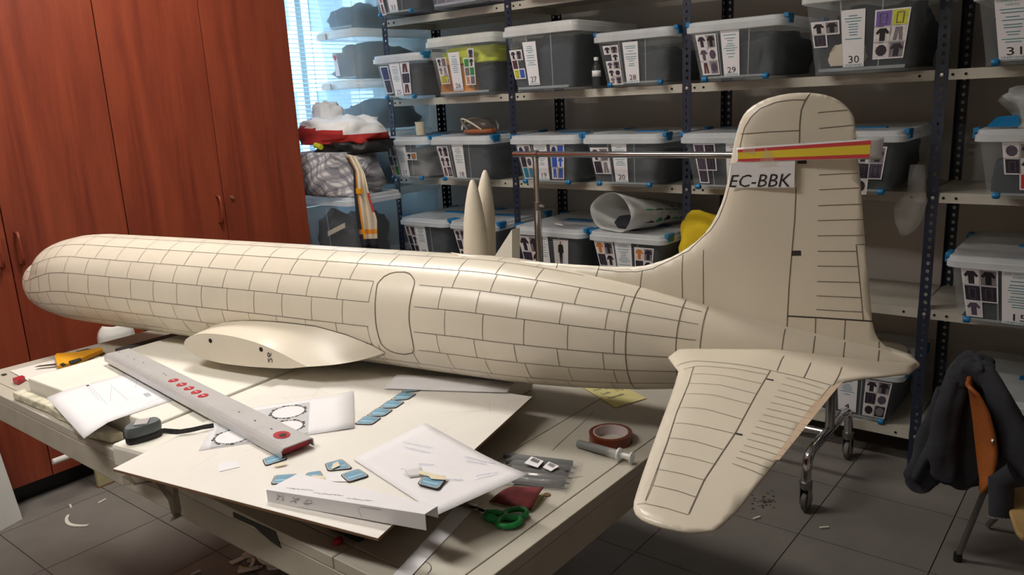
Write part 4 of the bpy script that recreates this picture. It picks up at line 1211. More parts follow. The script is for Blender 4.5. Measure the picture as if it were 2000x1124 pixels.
# horizontal stabilisers
ZS = -.010
def bump_(s, t):
    return .016 * max(0, 1 - t / .12) ** 2 * max(0, min(1, (2.46 - s) / .15))
def onS(x, y, dz=0.0):
    s, t, zz = loc(onZ(x, y, AX0.z + ZS + dz)); return Vector((s, t))
sl_px = [(1305, 693), (1312, 703), (1325, 720), (1318, 745), (1306, 780), (1290, 822), (1273, 868), (1255, 918), (1243, 955), (1238, 972), (1237, 985), (1241, 996), (1252, 1006), (1270, 1014), (1300, 1023), (1330, 1029), (1350, 1031), (1375, 1030), (1395, 1028)]
st_px = [(1395, 1028), (1405, 1024), (1416, 1015), (1440, 992), (1500, 917), (1560, 841), (1610, 779), (1640, 744), (1660, 740), (1690, 735), (1730, 731), (1775, 726)]
sl = [onS(x, y, .006) for x, y in sl_px]; stt = [onS(x, y, .004) for x, y in st_px]
r_ = [(2.53, .0), (2.45, 0), (2.3, 0), (2.16, .03)]
STB = Slab2D(sl, stt, r_, .0125, .05, .075)
for sgn, nm in ((1, 'port'), (-1, 'starboard')):
    so = STB.mesh(lambda s, t, zz: wp(s, sgn * t, ZS + zz + bump_(s, t) * (1 if zz > 0 else -1)), .014).build('stabiliser', M_shell, plane, smooth=True, fixn=True)
mb = MB()
def stabline(px, w=.0012, dark=0):
    P = [onS(x, y, .011) for x, y in px]; Q = []
    for i in range(len(P) - 1):
        for k in range(4): Q.append(P[i].lerp(P[i + 1], k / 4))
    Q.append(P[-1])
    mb.mi(dark); mb.ribbon([wp(p.x, p.y, ZS + STB.th(p) + .0006 + bump_(p.x, p.y)) for p in Q], Vector((0, 0, 1)), w)
def Z7(x, y): return (1220 + x / 2.958, 670 + y / 2.958)
for pl_, w in ((((300, 112), (400, 108), (600, 125), (840, 155), (1035, 185), (1205, 218)), .0014), (((340, 143), (420, 138), (600, 152), (820, 180)), .0012), (((398, 140), (368, 240), (300, 400), (250, 560), (180, 750), (120, 900)), .0012),
               (((843, 155), (760, 290), (640, 505), (575, 600), (460, 770), (370, 960)), .0014),
               (((385, 180), (550, 193), (790, 230)), .001), (((365, 235), (550, 250), (765, 288)), .001), (((340, 295), (520, 308), (725, 345)), .001), (((315, 375), (480, 388), (680, 430)), .001), (((275, 463), (450, 480), (635, 510)), .001), (((245, 550), (400, 563), (578, 602)), .001), (((215, 635), (380, 655), (530, 685)), .0009), (((180, 725), (330, 745), (470, 775)), .0009), (((150, 815), (300, 838), (420, 870)), .0009), (((70, 908), (240, 935), (370, 965)), .0009),
               (((920, 85), (905, 100), (880, 155)), .0014), (((1075, 110), (1035, 185)), .0014), (((1255, 125), (1240, 160), (1205, 218)), .0014), (((1190, 220), (1125, 303), (1165, 312)), .0012)):
    stabline([Z7(*p) for p in pl_], w)
for k in range(15):
    x0 = 930 - k * 22; y0 = 190 + k * 34.5; x1 = 1160 - k * 24 + (0 if k < 4 else 20); y1 = y0 + 48 + k * 1.2
    xe = 1160 if k < 4 else 1245 - (k - 2) * 32
    xe = [1150, 1140, 1130, 1118, 1140, 1120, 1095, 1070, 1045, 1018, 985, 955, 920, 885, 830][k]
    stabline([Z7(x0, y0), Z7((x0 + xe) / 2, y0 + (y1 - y0) * .45), Z7(xe, y1)], .001)
for a, b in (((818, 203), (860, 208)), ((636, 508), (680, 515))): stabline([Z7(*a), Z7(*b)], .005, 1)
o = mb.build('stabiliser_lines', [M_pencil, M_pencil2], plane, fixn=False); o['label'] = 'pencilled elevator rib lines'; o['kind'] = 'stuff'
mb = MB()
e_px = [(1640, 744), (1600, 790), (1560, 840), (1520, 890)]
i_px = [(1655, 738), (1588, 788), (1548, 840), (1514, 888)]
mb.add([wp(p.x, p.y, ZS + STB.th(p) + .0005) for p in [onS(x, y, .008) for x, y in [(1640, 746), (1604, 790), (1562, 842), (1522, 891), (1510, 891), (1545, 842), (1582, 790), (1618, 752), (1650, 737)]]], [tuple(range(9))])
o = mb.build('glue_stain', M_stain, plane, fixn=False); o['label'] = 'brown stain along the elevator edge'

# wing stubs
FU = [(.958, -.082), (.968, -.068), (.995, -.056), (1.037, -.047), (1.106, -.044), (1.171, -.048), (1.226, -.056), (1.281, -.070), (1.317, -.082), (1.352, -.0915)]
FL = [(.958, -.082), (.966, -.094), (.985, -.104), (1.007, -.111), (1.071, -.116), (1.12, -.1155), (1.176, -.113), (1.276, -.105), (1.32, -.098), (1.352, -.0925)]
RU = [(.915, -44), (.94, -33), (.992, -22.3), (1.054, -15.4), (1.13, -11), (1.226, -9), (1.323, -9), (1.408, -14.4), (1.472, -23), (1.50, -31)]
RL = [(.915, -46), (.93, -62), (.96, -75), (1.0, -80), (1.08, -82), (1.15, -82), (1.23, -80), (1.34, -72), (1.43, -55), (1.498, -36)]
for sg in (1, -1):
    mb = MB(); rows = 10; rings = []
    for j in range(rows + 1):
        w = j / rows; ring = []
        for k in range(10):
            s0, a0 = RU[k]; _, t0, z0 = loc(fus(s0, math.radians(a0), -.003)); s1, z1 = FU[k]
            ring.append(wp(s0 + (s1 - s0) * (w ** 1.15), sg * (t0 + (.2 - t0) * w), z0 + (z1 - z0) * (1 - (1 - w) ** 2.2)))
        for k in range(8, 0, -1):
            s0, a0 = RL[k]; _, t0, z0 = loc(fus(s0, math.radians(a0), -.003)); s1, z1 = FL[k]
            ring.append(wp(s0 + (s1 - s0) * w, sg * (t0 + (.2 - t0) * w), z0 + (z1 - z0) * w))
        rings.append(ring)
    # refine the ring along the section
    def refine(r):
        out = []; n = len(r)
        for i in range(n):
            p0, p1, p2, p3 = r[i - 1], r[i], r[(i + 1) % n], r[(i + 2) % n]
            out.append(p1)
            if i in (9, 8): out.append((p1 + p2) / 2); continue
            out.append((p1 + p2) * .5625 - (p0 + p3) * .0625)
        return out
    rings = [refine(r) for r in rings]
    mb.loft(rings, cap=True)
    ws = mb.build('wing_stub', M_shell, plane, smooth=True, angle=50)
    if sg == 1:
        for x, y in ((411, 666), (510, 683)):
            s, zz = onT(x, y, .2)
            MB().lathe([(0, .0008), (.0055, .0008), (.006, -.004), (0, -.004)], 14, Matrix.Translation(wp(s, .2, zz)) @ TT.to_track_quat('Z', 'Y').to_matrix().to_4x4()).build('bolt_hole', M_hole, ws)
        c = [onT(x, y, .2) for x, y in ((537, 709), (522, 712), (519, 688), (534, 686))]
        qq = Quad(*[wp(s, .2006, zz) for s, zz in (c[1], c[0], c[3], c[2])])
        mb = MB(); put_text(mb, Quad(qq.a, qq.d, qq.c, qq.b), '26', .5, .2, .6, 0, width=.9); 
        for i, v in enumerate(mb.v): mb.v[i] = v + TT * .0006
        mb.build('pencil_number', M_pencil2, ws, fixn=False)
# outline of the fillet on the skin
mb = MB(); P = [fus(s, math.radians(a), .0006) for s, a in RU + [(1.495, -34), (1.463, -42)]]
mb.ribbon(P, [(p - wp(loc(p)[0], 0, 0)).normalized() for p in P], .0022); mb.build('fillet_line', M_pencil, plane, fixn=False)

# papers taped to the fin
def finq(px, t):
    return Quad(*[wp(s, t, zz) for s, zz in [onT(x, y, t) for x, y in px]])
q = finq([(1424, 367), (1551, 366.5), (1553, 313), (1428, 319)], .0205)
ec = sheet('registration_paper', q, M_paper, None, th=.0004); tag(ec, 'white paper taped to the tail fin reading EC-BBK', 'paper')
mb = MB(); put_text(mb, q, 'EC-BBK', .455, .03, .52, .0006, italic=.18, width=.96); mb.build('printed_letters', M_ink, ec, fixn=False)
q = finq([(1438, 317), (1722, 309), (1727, 269), (1438, 289)], .0215)
fg = sheet('flag_strip', q, M_paper, None, th=.0004, n=6, wav=lambda u, v: .004 * max(0, u - .8) * 5 * (u - .8)); tag(fg, 'red and yellow striped paper strip taped across the tail fin', 'paper')
mb = MB()
wav = lambda u: .004 * max(0, u - .8) * 5 * (u - .8)
def stripes(v0, v1, k):
    mb.mi(k)
    for i in range(8):
        u0, u1 = .012 + i * .1135, .012 + (i + 1) * .1135
        sh = lambda u: 0.06 + .08 * (1 - u)
        f = lambda v, u: (.03 + (1 - .13 + .04 * u - .03) * v)
        mb.add([q.p(u0, f(v0, u0), wav(u0) + .0007), q.p(u1, f(v0, u1), wav(u1) + .0007), q.p(u1, f(v1, u1), wav(u1) + .0007), q.p(u0, f(v1, u0), wav(u0) + .0007)], [(0, 1, 2, 3)])
stripes(0, .22, 0); stripes(.22, .76, 1); stripes(.76, 1, 0)
mb.build('printed_stripes', [M_flagred, M_flagyel], fg, fixn=False)
M_tape = clear('clear_tape', rgb(235, 228, 212), .2, .3)
for px, lb in (([(1450, 299), (1474, 302), (1478, 270), (1455, 262)], 'clear tape piece holding the upper corner of the striped paper'), ([(1480, 325), (1516, 323), (1508, 300), (1495, 289)], 'torn clear tape joining the striped paper to the letters paper'), ([(1640, 274), (1676, 270), (1674, 262), (1645, 252)], 'clear tape tab at the rudder edge')):
    tag(sheet('tape_piece', finq(px, .0235), M_tape, None, th=.0003), lb, 'tape')

# ---------------------------------------------------------------- nacelles behind the model
def nacelle(px, h, r, lean, lb):
    base = Vector(px); M_ = Matrix.Translation(base) @ Matrix.Rotation(lean, 4, 'Y')
    prof = [(0, 0), (r * .72, 0), (r * .86, h * .12), (r * .97, h * .3), (r, h * .42), (r * .97, h * .55), (r * .86, h * .7), (r * .66, h * .83), (r * .42, h * .93), (r * .22, h * .985), (r * .12, h), (0, h)]
    o = MB().lathe(prof, 28, M_).build('engine_nacelle', M_shell, smooth=True, angle=45); tag(o, lb, 'model part', 'engine nacelles')
    return o
b1_ = onY(931, 540, 1.75); b2_ = onY(940, 540, 1.84)
nacelle((b1_.x, 1.75, TZ), .425, .038, math.radians(.8), 'cream pointed engine nacelle standing upright behind the model')
nacelle((b2_.x, 1.84, TZ), .445, .037, math.radians(5.2), 'cream pointed engine nacelle leaning behind its upright twin')
mb = MB(); a = onY(1000, 448, 1.66); b = onY(963, 506, 1.66); c = onY(1000, 506, 1.66); d = onY(990, 506, 1.70)
ext = lambda p: a + (p - a) * ((a.z - TZ) / (a.z - p.z))
mb.prism([a, ext(b), ext(c)], (.004, .03, 0)); tag(mb.build('foam_wedge', M_foam), 'small cream triangular wedge standing behind the model', 'wedge')

# ================================================================== THINGS ON THE BENCH
PZ = TOPZ + .0004


def flat(name, px, z0, matl, label, cat, group=None, th=.0005, n=1, wav=None):
    q = Quad(*[onZ(x, y, z0) for x, y in px])
    if q.n.z < 0: q = Quad(q.b, q.a, q.d, q.c)
    o = sheet(name, q, matl, None, th=th, n=n, wav=wav, lift=th)
    tag(o, label, cat, group)
    return o, q


# drawing sheet
o, q = flat('drawing_sheet', [(161, 842), (347, 779), (262, 727), (90, 772)], SL + .001, M_paper, 'white drawing sheet with faint pencil sketch drooping over the bench edge', 'paper', n=8, wav=lambda u, v: -.03 * max(0, .28 - u - 0 * v) ** 1.3 * 3 * (1 - .6 * v) if u < .28 else 0)
mb = MB()
W_ = lambda u, v: .0007
for k, (a, b, c, d) in enumerate(((.4, .35, .45, .95), (.45, .4, .62, .75), (.38, .5, .42, .9), (.6, .3, .63, .8), (.7, .1, .95, .15), (.8, .55, .95, .8))):
    squiggle(mb, q, a, b, c, d, .012, .0011, .0007, k)
for k in range(12):
    u, v = .78 + .015 * (k % 4), .25 + .03 * (k // 4); squiggle(mb, q, u, v, u + .02, v + .04, .01, .0011, .0014, 40 + k, 6)
mb.build('pencil_sketch', mat('faint_pencil', rgb(168, 168, 174), .8), o, fixn=False)
mb = MB(); put_rect(mb, q, .42, .93, .45, .965, .0011); mb.build('printed_logo', M_ink, o, fixn=False)
# rings sheet
o, q = flat('template_sheet', [(388, 881), (692, 838), (690, 767), (430, 806)], PZ, M_paper, 'white sheet printed with four ring templates under the aluminium straightedge', 'paper', n=6, wav=lambda u, v: .004 * (u - .6) ** 2 * (1 if u > .6 else 0) * 4)
pq = Quad(*[onZ(x, y, PZ + .0012) for x, y in ((410, 875), (601, 846), (605, 786), (432, 812))])
mb = MB(); put_rect(mb, pq, 0, 0, 1, 1, .0002); mb.build('grey_print', mat('grey_print', rgb(196, 196, 198), .8), o, fixn=False)
mb = MB(); mw = MB()
for cx, cy in ((455, 853), (563, 805), (470, 822), (560, 834)):
    c0 = onZ(cx, cy, PZ + .0016)
    rr = .032 if cy in (853, 805) else .030
    for k in range(26):
        a = k * 2 * PI / 26; a2 = a + .2; w = .0025 + .002 * ((k * 7) % 3)
        ps = [c0 + Vector((math.cos(x) * r, math.sin(x) * r, 0)) for x, r in ((a, rr), (a2, rr), (a2, rr + w), (a, rr + w))]
        mb.add(ps, [(0, 1, 2, 3)])
    mw.add([c0 + Vector((math.cos(k * 2 * PI / 30) * rr * .97, math.sin(k * 2 * PI / 30) * rr * .97, 0)) for k in range(30)], [tuple(range(30))])
mb.build('ring_print', M_ink, o, fixn=False); mw.build('ring_centre', M_paper, o, fixn=False)
# writing sheet
o, q = flat('notes_sheet', [(690, 898), (856, 1006), (1033, 938), (831, 827)], PZ + .002, M_paper, 'large white sheet with faint handwriting at the bench corner', 'paper', n=10, wav=lambda u, v: .012 * max(0, u - .55) ** 2 * 4 * v)
qn = q
mb = MB()
for k, (a, b, c, d) in enumerate(((.1, .55, .32, .70), (.16, .5, .36, .62), (.55, .82, .75, .95), (.60, .78, .72, .88), (.42, .40, .5, .5), (.7, .40, .78, .52))):
    squiggle(mb, q, a, b, c, d, .016, .0008 + .012 * max(0, a - .5) ** 2 * 4 * b + .002, .0008, 60 + k, 34)
squiggle(mb, q, .82, .62, .86, .82, .02, .0075, .001, 77, 30)
mb.build('handwriting', M_blueink, o, fixn=False)
# paper strip
o, q = flat('paper_strip', [(735, 1160), (772, 1160), (935, 985), (895, 985)], TZ + .001, M_paper, 'long narrow white paper strip lying across the bench corner', 'paper'); 
# sheet under the fuselage
o, q = flat('plain_sheet', [(750, 760), (990, 768), (1010, 740), (775, 733)], PZ + .0022, M_paper, 'plain white sheet half under the belly of the model', 'paper', n=4, wav=lambda u, v: .003 * (u - .5) ** 2)
o, q = flat('small_card', [(429, 922), (468, 913), (464, 899), (425, 906)], PZ, M_paper, 'tiny blank white card on the hardboard', 'card')
# folded paper channel
a0, a1 = onZ(524, 980, TOPZ), onZ(833, 1036, TOPZ + .004)
b1 = onZ(856, 1012, TOPZ + .012); b0 = onZ(585, 948, TOPZ)
mb = MB(); up = Vector((0, 0, .020))
t0, t1 = a0 + up, a1 + up * 1.25
bt0, bt1 = b0 + up * 1.0, b1 + up * .9
mb.prism([a0, a1, t1, t0], (a1 - a0).cross(up).normalized() * .0008)
mb.add([t0, t1, bt1, bt0], [(0, 1, 2, 3)]); mb.add([bt0, bt1, b1, b0], [(0, 1, 2, 3)]); mb.add([a0, t0, bt0, b0], [(0, 1, 2, 3)])
fp = mb.build('folded_paper', M_paper, fixn=False, solid=.0007); tag(fp, 'folded white paper channel with pencil marks lying along the hardboard edge', 'paper')
fq = Quad(a0, a1, t1, t0); mb = MB()
for k, u in enumerate((.07, .1, .17, .2, .26, .29)): squiggle(mb, fq, u, .3, u + .015, .75, .05, .0014, .0009, 80 + k, 7)
mb.ribbon([fq.p(.62, .1, .0014), fq.p(.6, .6, .0014), fq.p(.62, .85, .0014), fq.p(.74, .85, .0014)], fq.n, .0007)
tq = Quad(t0, t1, bt1, bt0)
for k in range(3): squiggle(mb, tq, .1 + .2 * k, .2, .25 + .2 * k, .3, .05, .0012, .0008, 90 + k, 20)
mb.build('pencil_marks', M_greyink, fp, fixn=False)


# printed window cut-outs
def cutout(px, z0, label, group=None, tape=None, parent=None):
    q = Quad(*[onZ(x, y, z0) for x, y in px])
    if q.n.z < 0: q = Quad(q.b, q.a, q.d, q.c)
    def ro(i): 
        r = .16; pts = []
        for cx, cy, a0 in ((1 - r, 1 - r, 0), (r, 1 - r, PI / 2), (r, r, PI), (1 - r, r, 1.5 * PI)):
            for k in range(4):
                a = a0 + k * PI / 6; pts.append((.5 + (cx + r * math.cos(a) - .5) * i, .5 + (cy + r * math.sin(a) - .5) * i))
        return pts
    mb = MB(); mb.mi(0)
    P = ro(1); mb.prism([q.p(u, v, .0012) for u, v in P], q.n * -.001)
    mb.mi(1); put_poly(mb, q, ro(.93), .0015); mb.mi(2); put_poly(mb, q, ro(.84), .0018)
    mb.mi(3); put_rect(mb, q, .15, .3, .85, .42, .0020)
    o = mb.build('window_cutout', [M_ink, mat('pale_rim', rgb(186, 180, 170), .6), M_glassblue, mat('pale_blue', rgb(160, 196, 212), .5)], parent, fixn=False)
    if parent is None: tag(o, label, 'cutout', group)
    if tape:
        tq = [onZ(x, y, z0 + .004) for x, y in tape]
        MB().add(tq, [tuple(range(len(tq)))]).build('tape', M_masktape, o, fixn=False)
    return o
strip = thing('window_strip', 'strip of five joined blue window prints leading under the model', 'cutout', onZ(750, 800, PZ))
for k in range(5):
    x, y = 697 + k * 23.2, 829 - k * 15.4
    if k == 4: x -= 2
    cutout([(x - 6, y + 1), (x + 30, y + 2 - k), (x + 49 - k * .5, y - 12 - k * .2), (x + 17, y - 16)], PZ, None, parent=strip)
cutout([(518, 912), (562, 898), (552, 884), (512, 899)], PZ, 'blue window cutout beside the end of the aluminium straightedge', tape=[(530, 908), (558, 903), (560, 906), (540, 911)])
cutout([(680, 944), (722, 931), (700, 917), (664, 929)], PZ + .001, 'blue window cutout tucked against the edge of the notes sheet')
cutout([(528, 948), (570, 945), (582, 927), (537, 930)], PZ, 'blue window cutout behind the folded paper')
cutout([(592, 935), (632, 933), (626, 921), (600, 925)], PZ, 'faded blue window cutout between two others', tape=[(600, 934), (634, 938), (634, 930), (612, 929)])
cutout([(640, 922), (690, 917), (668, 898), (634, 907)], PZ, 'blue window cutout with torn tape near the notes sheet', tape=[(648, 917), (664, 910), (660, 902), (650, 906)])
cutout([(814, 947), (856, 958), (873, 936), (829, 930)], PZ + .006, 'blue window cutout with masking tape lying on the notes sheet', tape=[(815, 925), (838, 931), (842, 936), (870, 938), (872, 930), (845, 926), (820, 919)])
flat('torn_paper', [(633, 941), (690, 942), (668, 924), (637, 925)], PZ + .0006, M_paper, 'torn white paper scrap among the blue cutouts', 'paper')
flat('curled_paper', [(783, 917), (800, 929), (830, 925), (820, 915)], PZ + .0085, M_paper, 'curled paper scrap taped on the notes sheet', 'paper', n=4, wav=lambda u, v: .004 * math.sin(u * 5))

# aluminium straightedge with red windows
lz = TOPZ + .0205
e = [onZ(212, 690, lz), onZ(553, 874, lz), onZ(607, 858, lz), onZ(246, 683, lz)]
ce0, ce1 = (e[0] + e[3]) / 2, (e[1] + e[2]) / 2
dx = (ce1 - ce0); Ln = dx.length; dx.normalize(); dyv = Vector((-dx.y, dx.x, 0)); 
if dyv.dot(e[3] - e[0]) < 0: dyv = -dyv
hw = .033
lv = thing('straightedge', 'long aluminium straightedge with red oval windows lying across the papers', 'ruler', (ce0 + ce1) / 2 - Vector((0, 0, .018)))
mb = MB()
prof = [(-hw, -.0175), (-hw, -.004), (-hw + .006, 0), (hw - .004, 0), (hw, -.003), (hw, -.0165), (hw - .002, -.0165), (hw - .002, -.004), (hw - .006, -.002), (-hw + .007, -.002), (-hw + .002, -.006), (-hw + .002, -.0175)]
mb.loft([[ce0 + dyv * a + Vector((0, 0, b)) for a, b in prof], [ce1 + dyv * a + Vector((0, 0, b)) for a, b in prof]], cap=True)
mb.build('profile', M_alu, lv)
MB().prism([ce1 - dx * .16 + dyv * a + Vector((0, 0, -.0165)) for a in (-hw + .004, hw - .004)] + [ce1 - dx * .01 + dyv * a + Vector((0, 0, -.0165)) for a in (hw - .004, -hw + .004)], (0, 0, .012)).build('red_insert', M_red, lv)
for px in ((342, 743), (358, 751), (374, 758), (389, 765), (402, 772)):
    c = onZ(px[0], px[1], lz); u = (c - ce0).dot(dx)
    cc = ce0 + dx * u - dyv * .002
    mb = MB(); mb.lathe([(0, .001), (.0105, .001), (.012, -.001), (0, -.001)], 18, Matrix.Translation(cc)); w_ = mb.build('red_window', M_red, lv)
    mb = MB(); mb.add([cc + dx * a + dyv * b + Vector((0, 0, .0014)) for a, b in ((-.006, -.0015), (.006, -.0005), (.006, .0015), (-.006, .0005))], [(0, 1, 2, 3)]); mb.build('mark', M_paper, w_, fixn=False)
c = onZ(552, 850, lz); u = (c - ce0).dot(dx); cc = ce0 + dx * u
mb = MB(); mb.prism([cc + dx * (.02 * math.cos(a) ** 1 * (1 if abs(math.cos(a)) < .7 else .9)) + dyv * .014 * math.sin(a) + Vector((0, 0, -.001)) for a in [k * 2 * PI / 16 for k in range(16)]], (0, 0, .0022)); w_ = mb.build('red_window', M_red, lv)
mb = MB(); mb.lathe([(0, .0018), (.007, .0018), (.007, 0), (0, 0)], 12, Matrix.Translation(cc + dx * .004)); mb.build('vial', M_joint, w_)
mb = MB()
for k in range(120):
    u = .02 + k * (Ln - .03) / 120; L_ = .006 if k % 5 else .010
    mb.add([ce0 + dx * u - dyv * (hw - .007) + Vector((0, 0, .0004)), ce0 + dx * (u + .0008) - dyv * (hw - .007) + Vector((0, 0, .0004)), ce0 + dx * (u + .0008) - dyv * (hw - .007 - L_) + Vector((0, 0, .0004)), ce0 + dx * u - dyv * (hw - .007 - L_) + Vector((0, 0, .0004))], [(0, 1, 2, 3)])
mb.build('scale_marks', M_greyink, lv, fixn=False)
mb = MB()
for px in ((233, 688), (250, 697), (262, 702), (280, 709), (467, 805), (498, 822), (530, 838), (320, 730), (324, 733)):
    c = onZ(px[0], px[1], lz + .0005); mb.add([c + dx * a + dyv * b for a, b in ((-.003, -.0012), (.003, -.0012), (.003, .0012), (-.003, .0012))], [(0, 1, 2, 3)])
mb.build('dark_marks', M_ink, lv, fixn=False)

# tape measure
pc_ = onZ(287, 872, SL); t = thing('tape_measure', 'grey and black tape measure with a wrist strap on the foam slab corner', 'tape measure', pc_)
def tm(r, z0, z1, name, m_, sc=1.0):
    mb = MB(); R0 = []
    a_ = (onZ(322, 850, SL) - onZ(250, 872, SL)); a_.z = 0; L_ = a_.length / 2; a_.normalize(); b_ = Vector((-a_.y, a_.x, 0))
    cc = (onZ(322, 850, SL) + onZ(250, 872, SL)) / 2 + b_ * .012
    sh = [(-1, -.25), (-.9, -.42), (-.55, -.52), (0, -.55), (.5, -.5), (.85, -.35), (1, -.1), (1, .25), (.85, .5), (.5, .62), (0, .66), (-.5, .55), (-.85, .3), (-1, 0)]
    mb.loft([[cc + a_ * (x * L_ * k) + b_ * (y * L_ * k) + Vector((0, 0, zz)) for x, y in sh] for k, zz in ((r * .97, z0), (r, z0 + .002), (r, z1 - .004), (r * .93, z1))], cap=True)
    return mb.build(name, m_, t, smooth=True, angle=40), cc, a_, b_
tm(1.0, .0005, .014, 'rubber_base', M_black); tmo, cc, a_, b_ = tm(.99, .0135, .032, 'case', M_measure)
MB().box((-.012, -.014, .032), (.012, .014, .036), Matrix.Translation(cc + Vector((0, 0, 0))) @ Matrix.Rotation(.9, 4, 'Z')).build('belt_clip', M_alu, t, bevel=.001)
mb = MB(); P = [onZ(x, y, SL + h) for x, y, h in ((318, 848, .02), (332, 849, .012), (350, 850, .007), (375, 846, .009), (400, 840, .009), (415, 838, .009))]
mb.loft([[p + Vector((0, 0, .0015)) + d_ for d_ in (Vector((-.001, -.003, 0)), Vector((.001, .003, 0)), Vector((.001, .003, .009)), Vector((-.001, -.003, .009)))] for p in P], cap=True); mb.build('strap', M_black, t)

# scissors
sz = TZ + .003
t = thing('scissors', 'green handled scissors with the blades under the notes sheet', 'scissors', onZ(985, 1010, TZ))
def ring_handle(cx, cy, rx, ry, ang):
    c = onZ(cx, cy, sz + .004); e1 = onZ(cx + 10, cy - 2, sz + .004) - c; e1.normalize(); e2 = Vector((-e1.y, e1.x, 0))
    return [c + e1 * rx * math.cos(a) + e2 * ry * math.sin(a) for a in [k * 2 * PI / 22 for k in range(23)]]
for (hx, hy), (jx, jy), nm in (((1007, 1004), (950, 1003), 'handle'), ((994, 1019), (948, 1010), 'handle')):
    rp = ring_handle(hx, hy, .018, .0145, 0)
    mb = MB(); mb.tube(rp, .0048, 8, cap=False)
    p0 = onZ(jx, jy, sz + .004); p1 = min(rp, key=lambda p: (p - p0).length)
    mb.tube([p0, p0.lerp(p1, .5) + Vector((0, 0, .001)), p1], [.006, .0065, .005], 8)
    mb.build(nm, M_green, t, smooth=True)
for a, b in (((948, 1000), (880, 985)), ((948, 1004), (885, 975))):
    p0, p1 = onZ(*a, sz + .003), onZ(*b, sz + .003); n2 = Vector((-(p1 - p0).y, (p1 - p0).x, 0)).normalized() * .006
    MB().prism([p0 - n2, p1, p0 + n2], (0, 0, .002)).build('blade', M_dchrome, t)
p = onZ(930, 998, sz + .006); MB().lathe([(0, .002), (.004, .002), (.004, -.003), (0, -.003)], 10, Matrix.Translation(p)).build('pivot', M_dchrome, t)

# red sandpaper
q1 = Quad(*[onZ(x, y, TZ + .012) for x, y in ((955, 971), (1037, 989), (1062, 956), (1000, 946))])
if q1.n.z < 0: q1 = Quad(q1.b, q1.a, q1.d, q1.c)
o = sheet('sandpaper', q1, M_sand, None, th=.0012, n=8, wav=lambda u, v: .006 * math.sin(v * 2.5) + .008 * u * v - .008); tag(o, 'folded dark red sandpaper beside the scissors', 'sandpaper')
sheet('paper_backing', q1, M_manila, o, th=.0008, n=6, wav=lambda u, v: -.010 + .002 * math.sin(v * 3))
p = onZ(1068, 967, TZ + .001); tag(MB().lathe([(0, .0012), (.006, .001), (.007, 0), (0, 0)], 9, Matrix.Translation(p)).build('brown_crumb', M_brown), 'brown crumb on the bench beside the sandpaper', 'crumb')

# pencils in a clear bag
t = thing('parts_bag', 'clear plastic bag of dark rods with two barcode labels', 'bag', onZ(1060, 915, TZ))
for k in range(5):
    a, b = onZ(985 + k * 4, 890 + k * 12, TZ + .008), onZ(1118 + k * 0 - k * 4, 906 + k * 10, TZ + .008)
    MB().tube([a, b], .0058, 8).build('rod', M_dkgrey if k != 3 else M_dchrome, t, smooth=True)
q = Quad(*[onZ(x, y, TZ + .0155) for x, y in ((990, 934), (1106, 950), (1138, 892), (990, 878))])
if q.n.z < 0: q = Quad(q.b, q.a, q.d, q.c)
sheet('film', q, M_film, t, th=.0004, n=12, wav=lambda u, v: max(-.0140, .004 * noise.noise(Vector((u * 5, v * 5, 1))) - .012 * (max(0, abs(u - .5) - .4) * 8 + max(0, abs(v - .5) - .42) * 8)))
for px in ([(1024, 905), (1050, 914), (1062, 901), (1038, 892)], [(1060, 913), (1076, 921), (1092, 911), (1072, 902)]):
    q = Quad(*[onZ(x, y, TZ + .020) for x, y in px])
    if q.n.z < 0: q = Quad(q.b, q.a, q.d, q.c)
    lb = sheet('barcode_label', q, M_paper, t, th=.0004)
    mb = MB()
    for k in range(11): put_rect(mb, q, .2 + k * .055, .45, .2 + k * .055 + (.02 if k % 3 else .035), .9, .0006)
    mb.build('bars', M_ink, lb, fixn=False)

# tape roll and syringe
p = onZ(1193, 862, TZ); t = thing('tape_roll', 'roll of amber polyimide tape standing flat on the bench', 'tape', p)
R_ = .0415
MB().lathe([(R_ * .80, .0005), (R_, .0005), (R_, .019), (R_ * .80, .019), (R_ * .80, .0005)], 40, Matrix.Translation(p)).build('tape', M_kapton, t, smooth=True, angle=40)
MB().lathe([(R_ * .76, .0002), (R_ * .805, .0002), (R_ * .805, .0194), (R_ * .76, .0194), (R_ * .76, .0002)], 40, Matrix.Translation(p)).build('core', M_mauve, t, smooth=True, angle=40)
t = thing('syringe', 'clear syringe filled with black paste lying against the tape roll', 'syringe', onZ(1180, 885, TZ))
a, b, c = onZ(1130, 867, TZ + .0085), onZ(1208, 888, TZ + .0125), onZ(1232, 894, TZ + .0127)
MB().tube([a, a.lerp(b, .68)], .0072, 14).build('paste', M_black, t, smooth=True, angle=50)
MB().tube([a - (b - a) * .01, b], .0082, 14).build('barrel', clear('syringe_plastic', rgb(225, 225, 222), .35), t, smooth=True, angle=50)
MB().tube([b, b + (c - b).normalized() * .003], .0125, 14).build('flange', M_lidw, t, smooth=True, angle=50)
MB().tube([b, c], .0055, 10).build('plunger', M_lidw, t, smooth=True, angle=50)
MB().tube([c, c + (c - b).normalized() * .003], .010, 14).build('thumb_rest', M_lidw, t, smooth=True, angle=50)
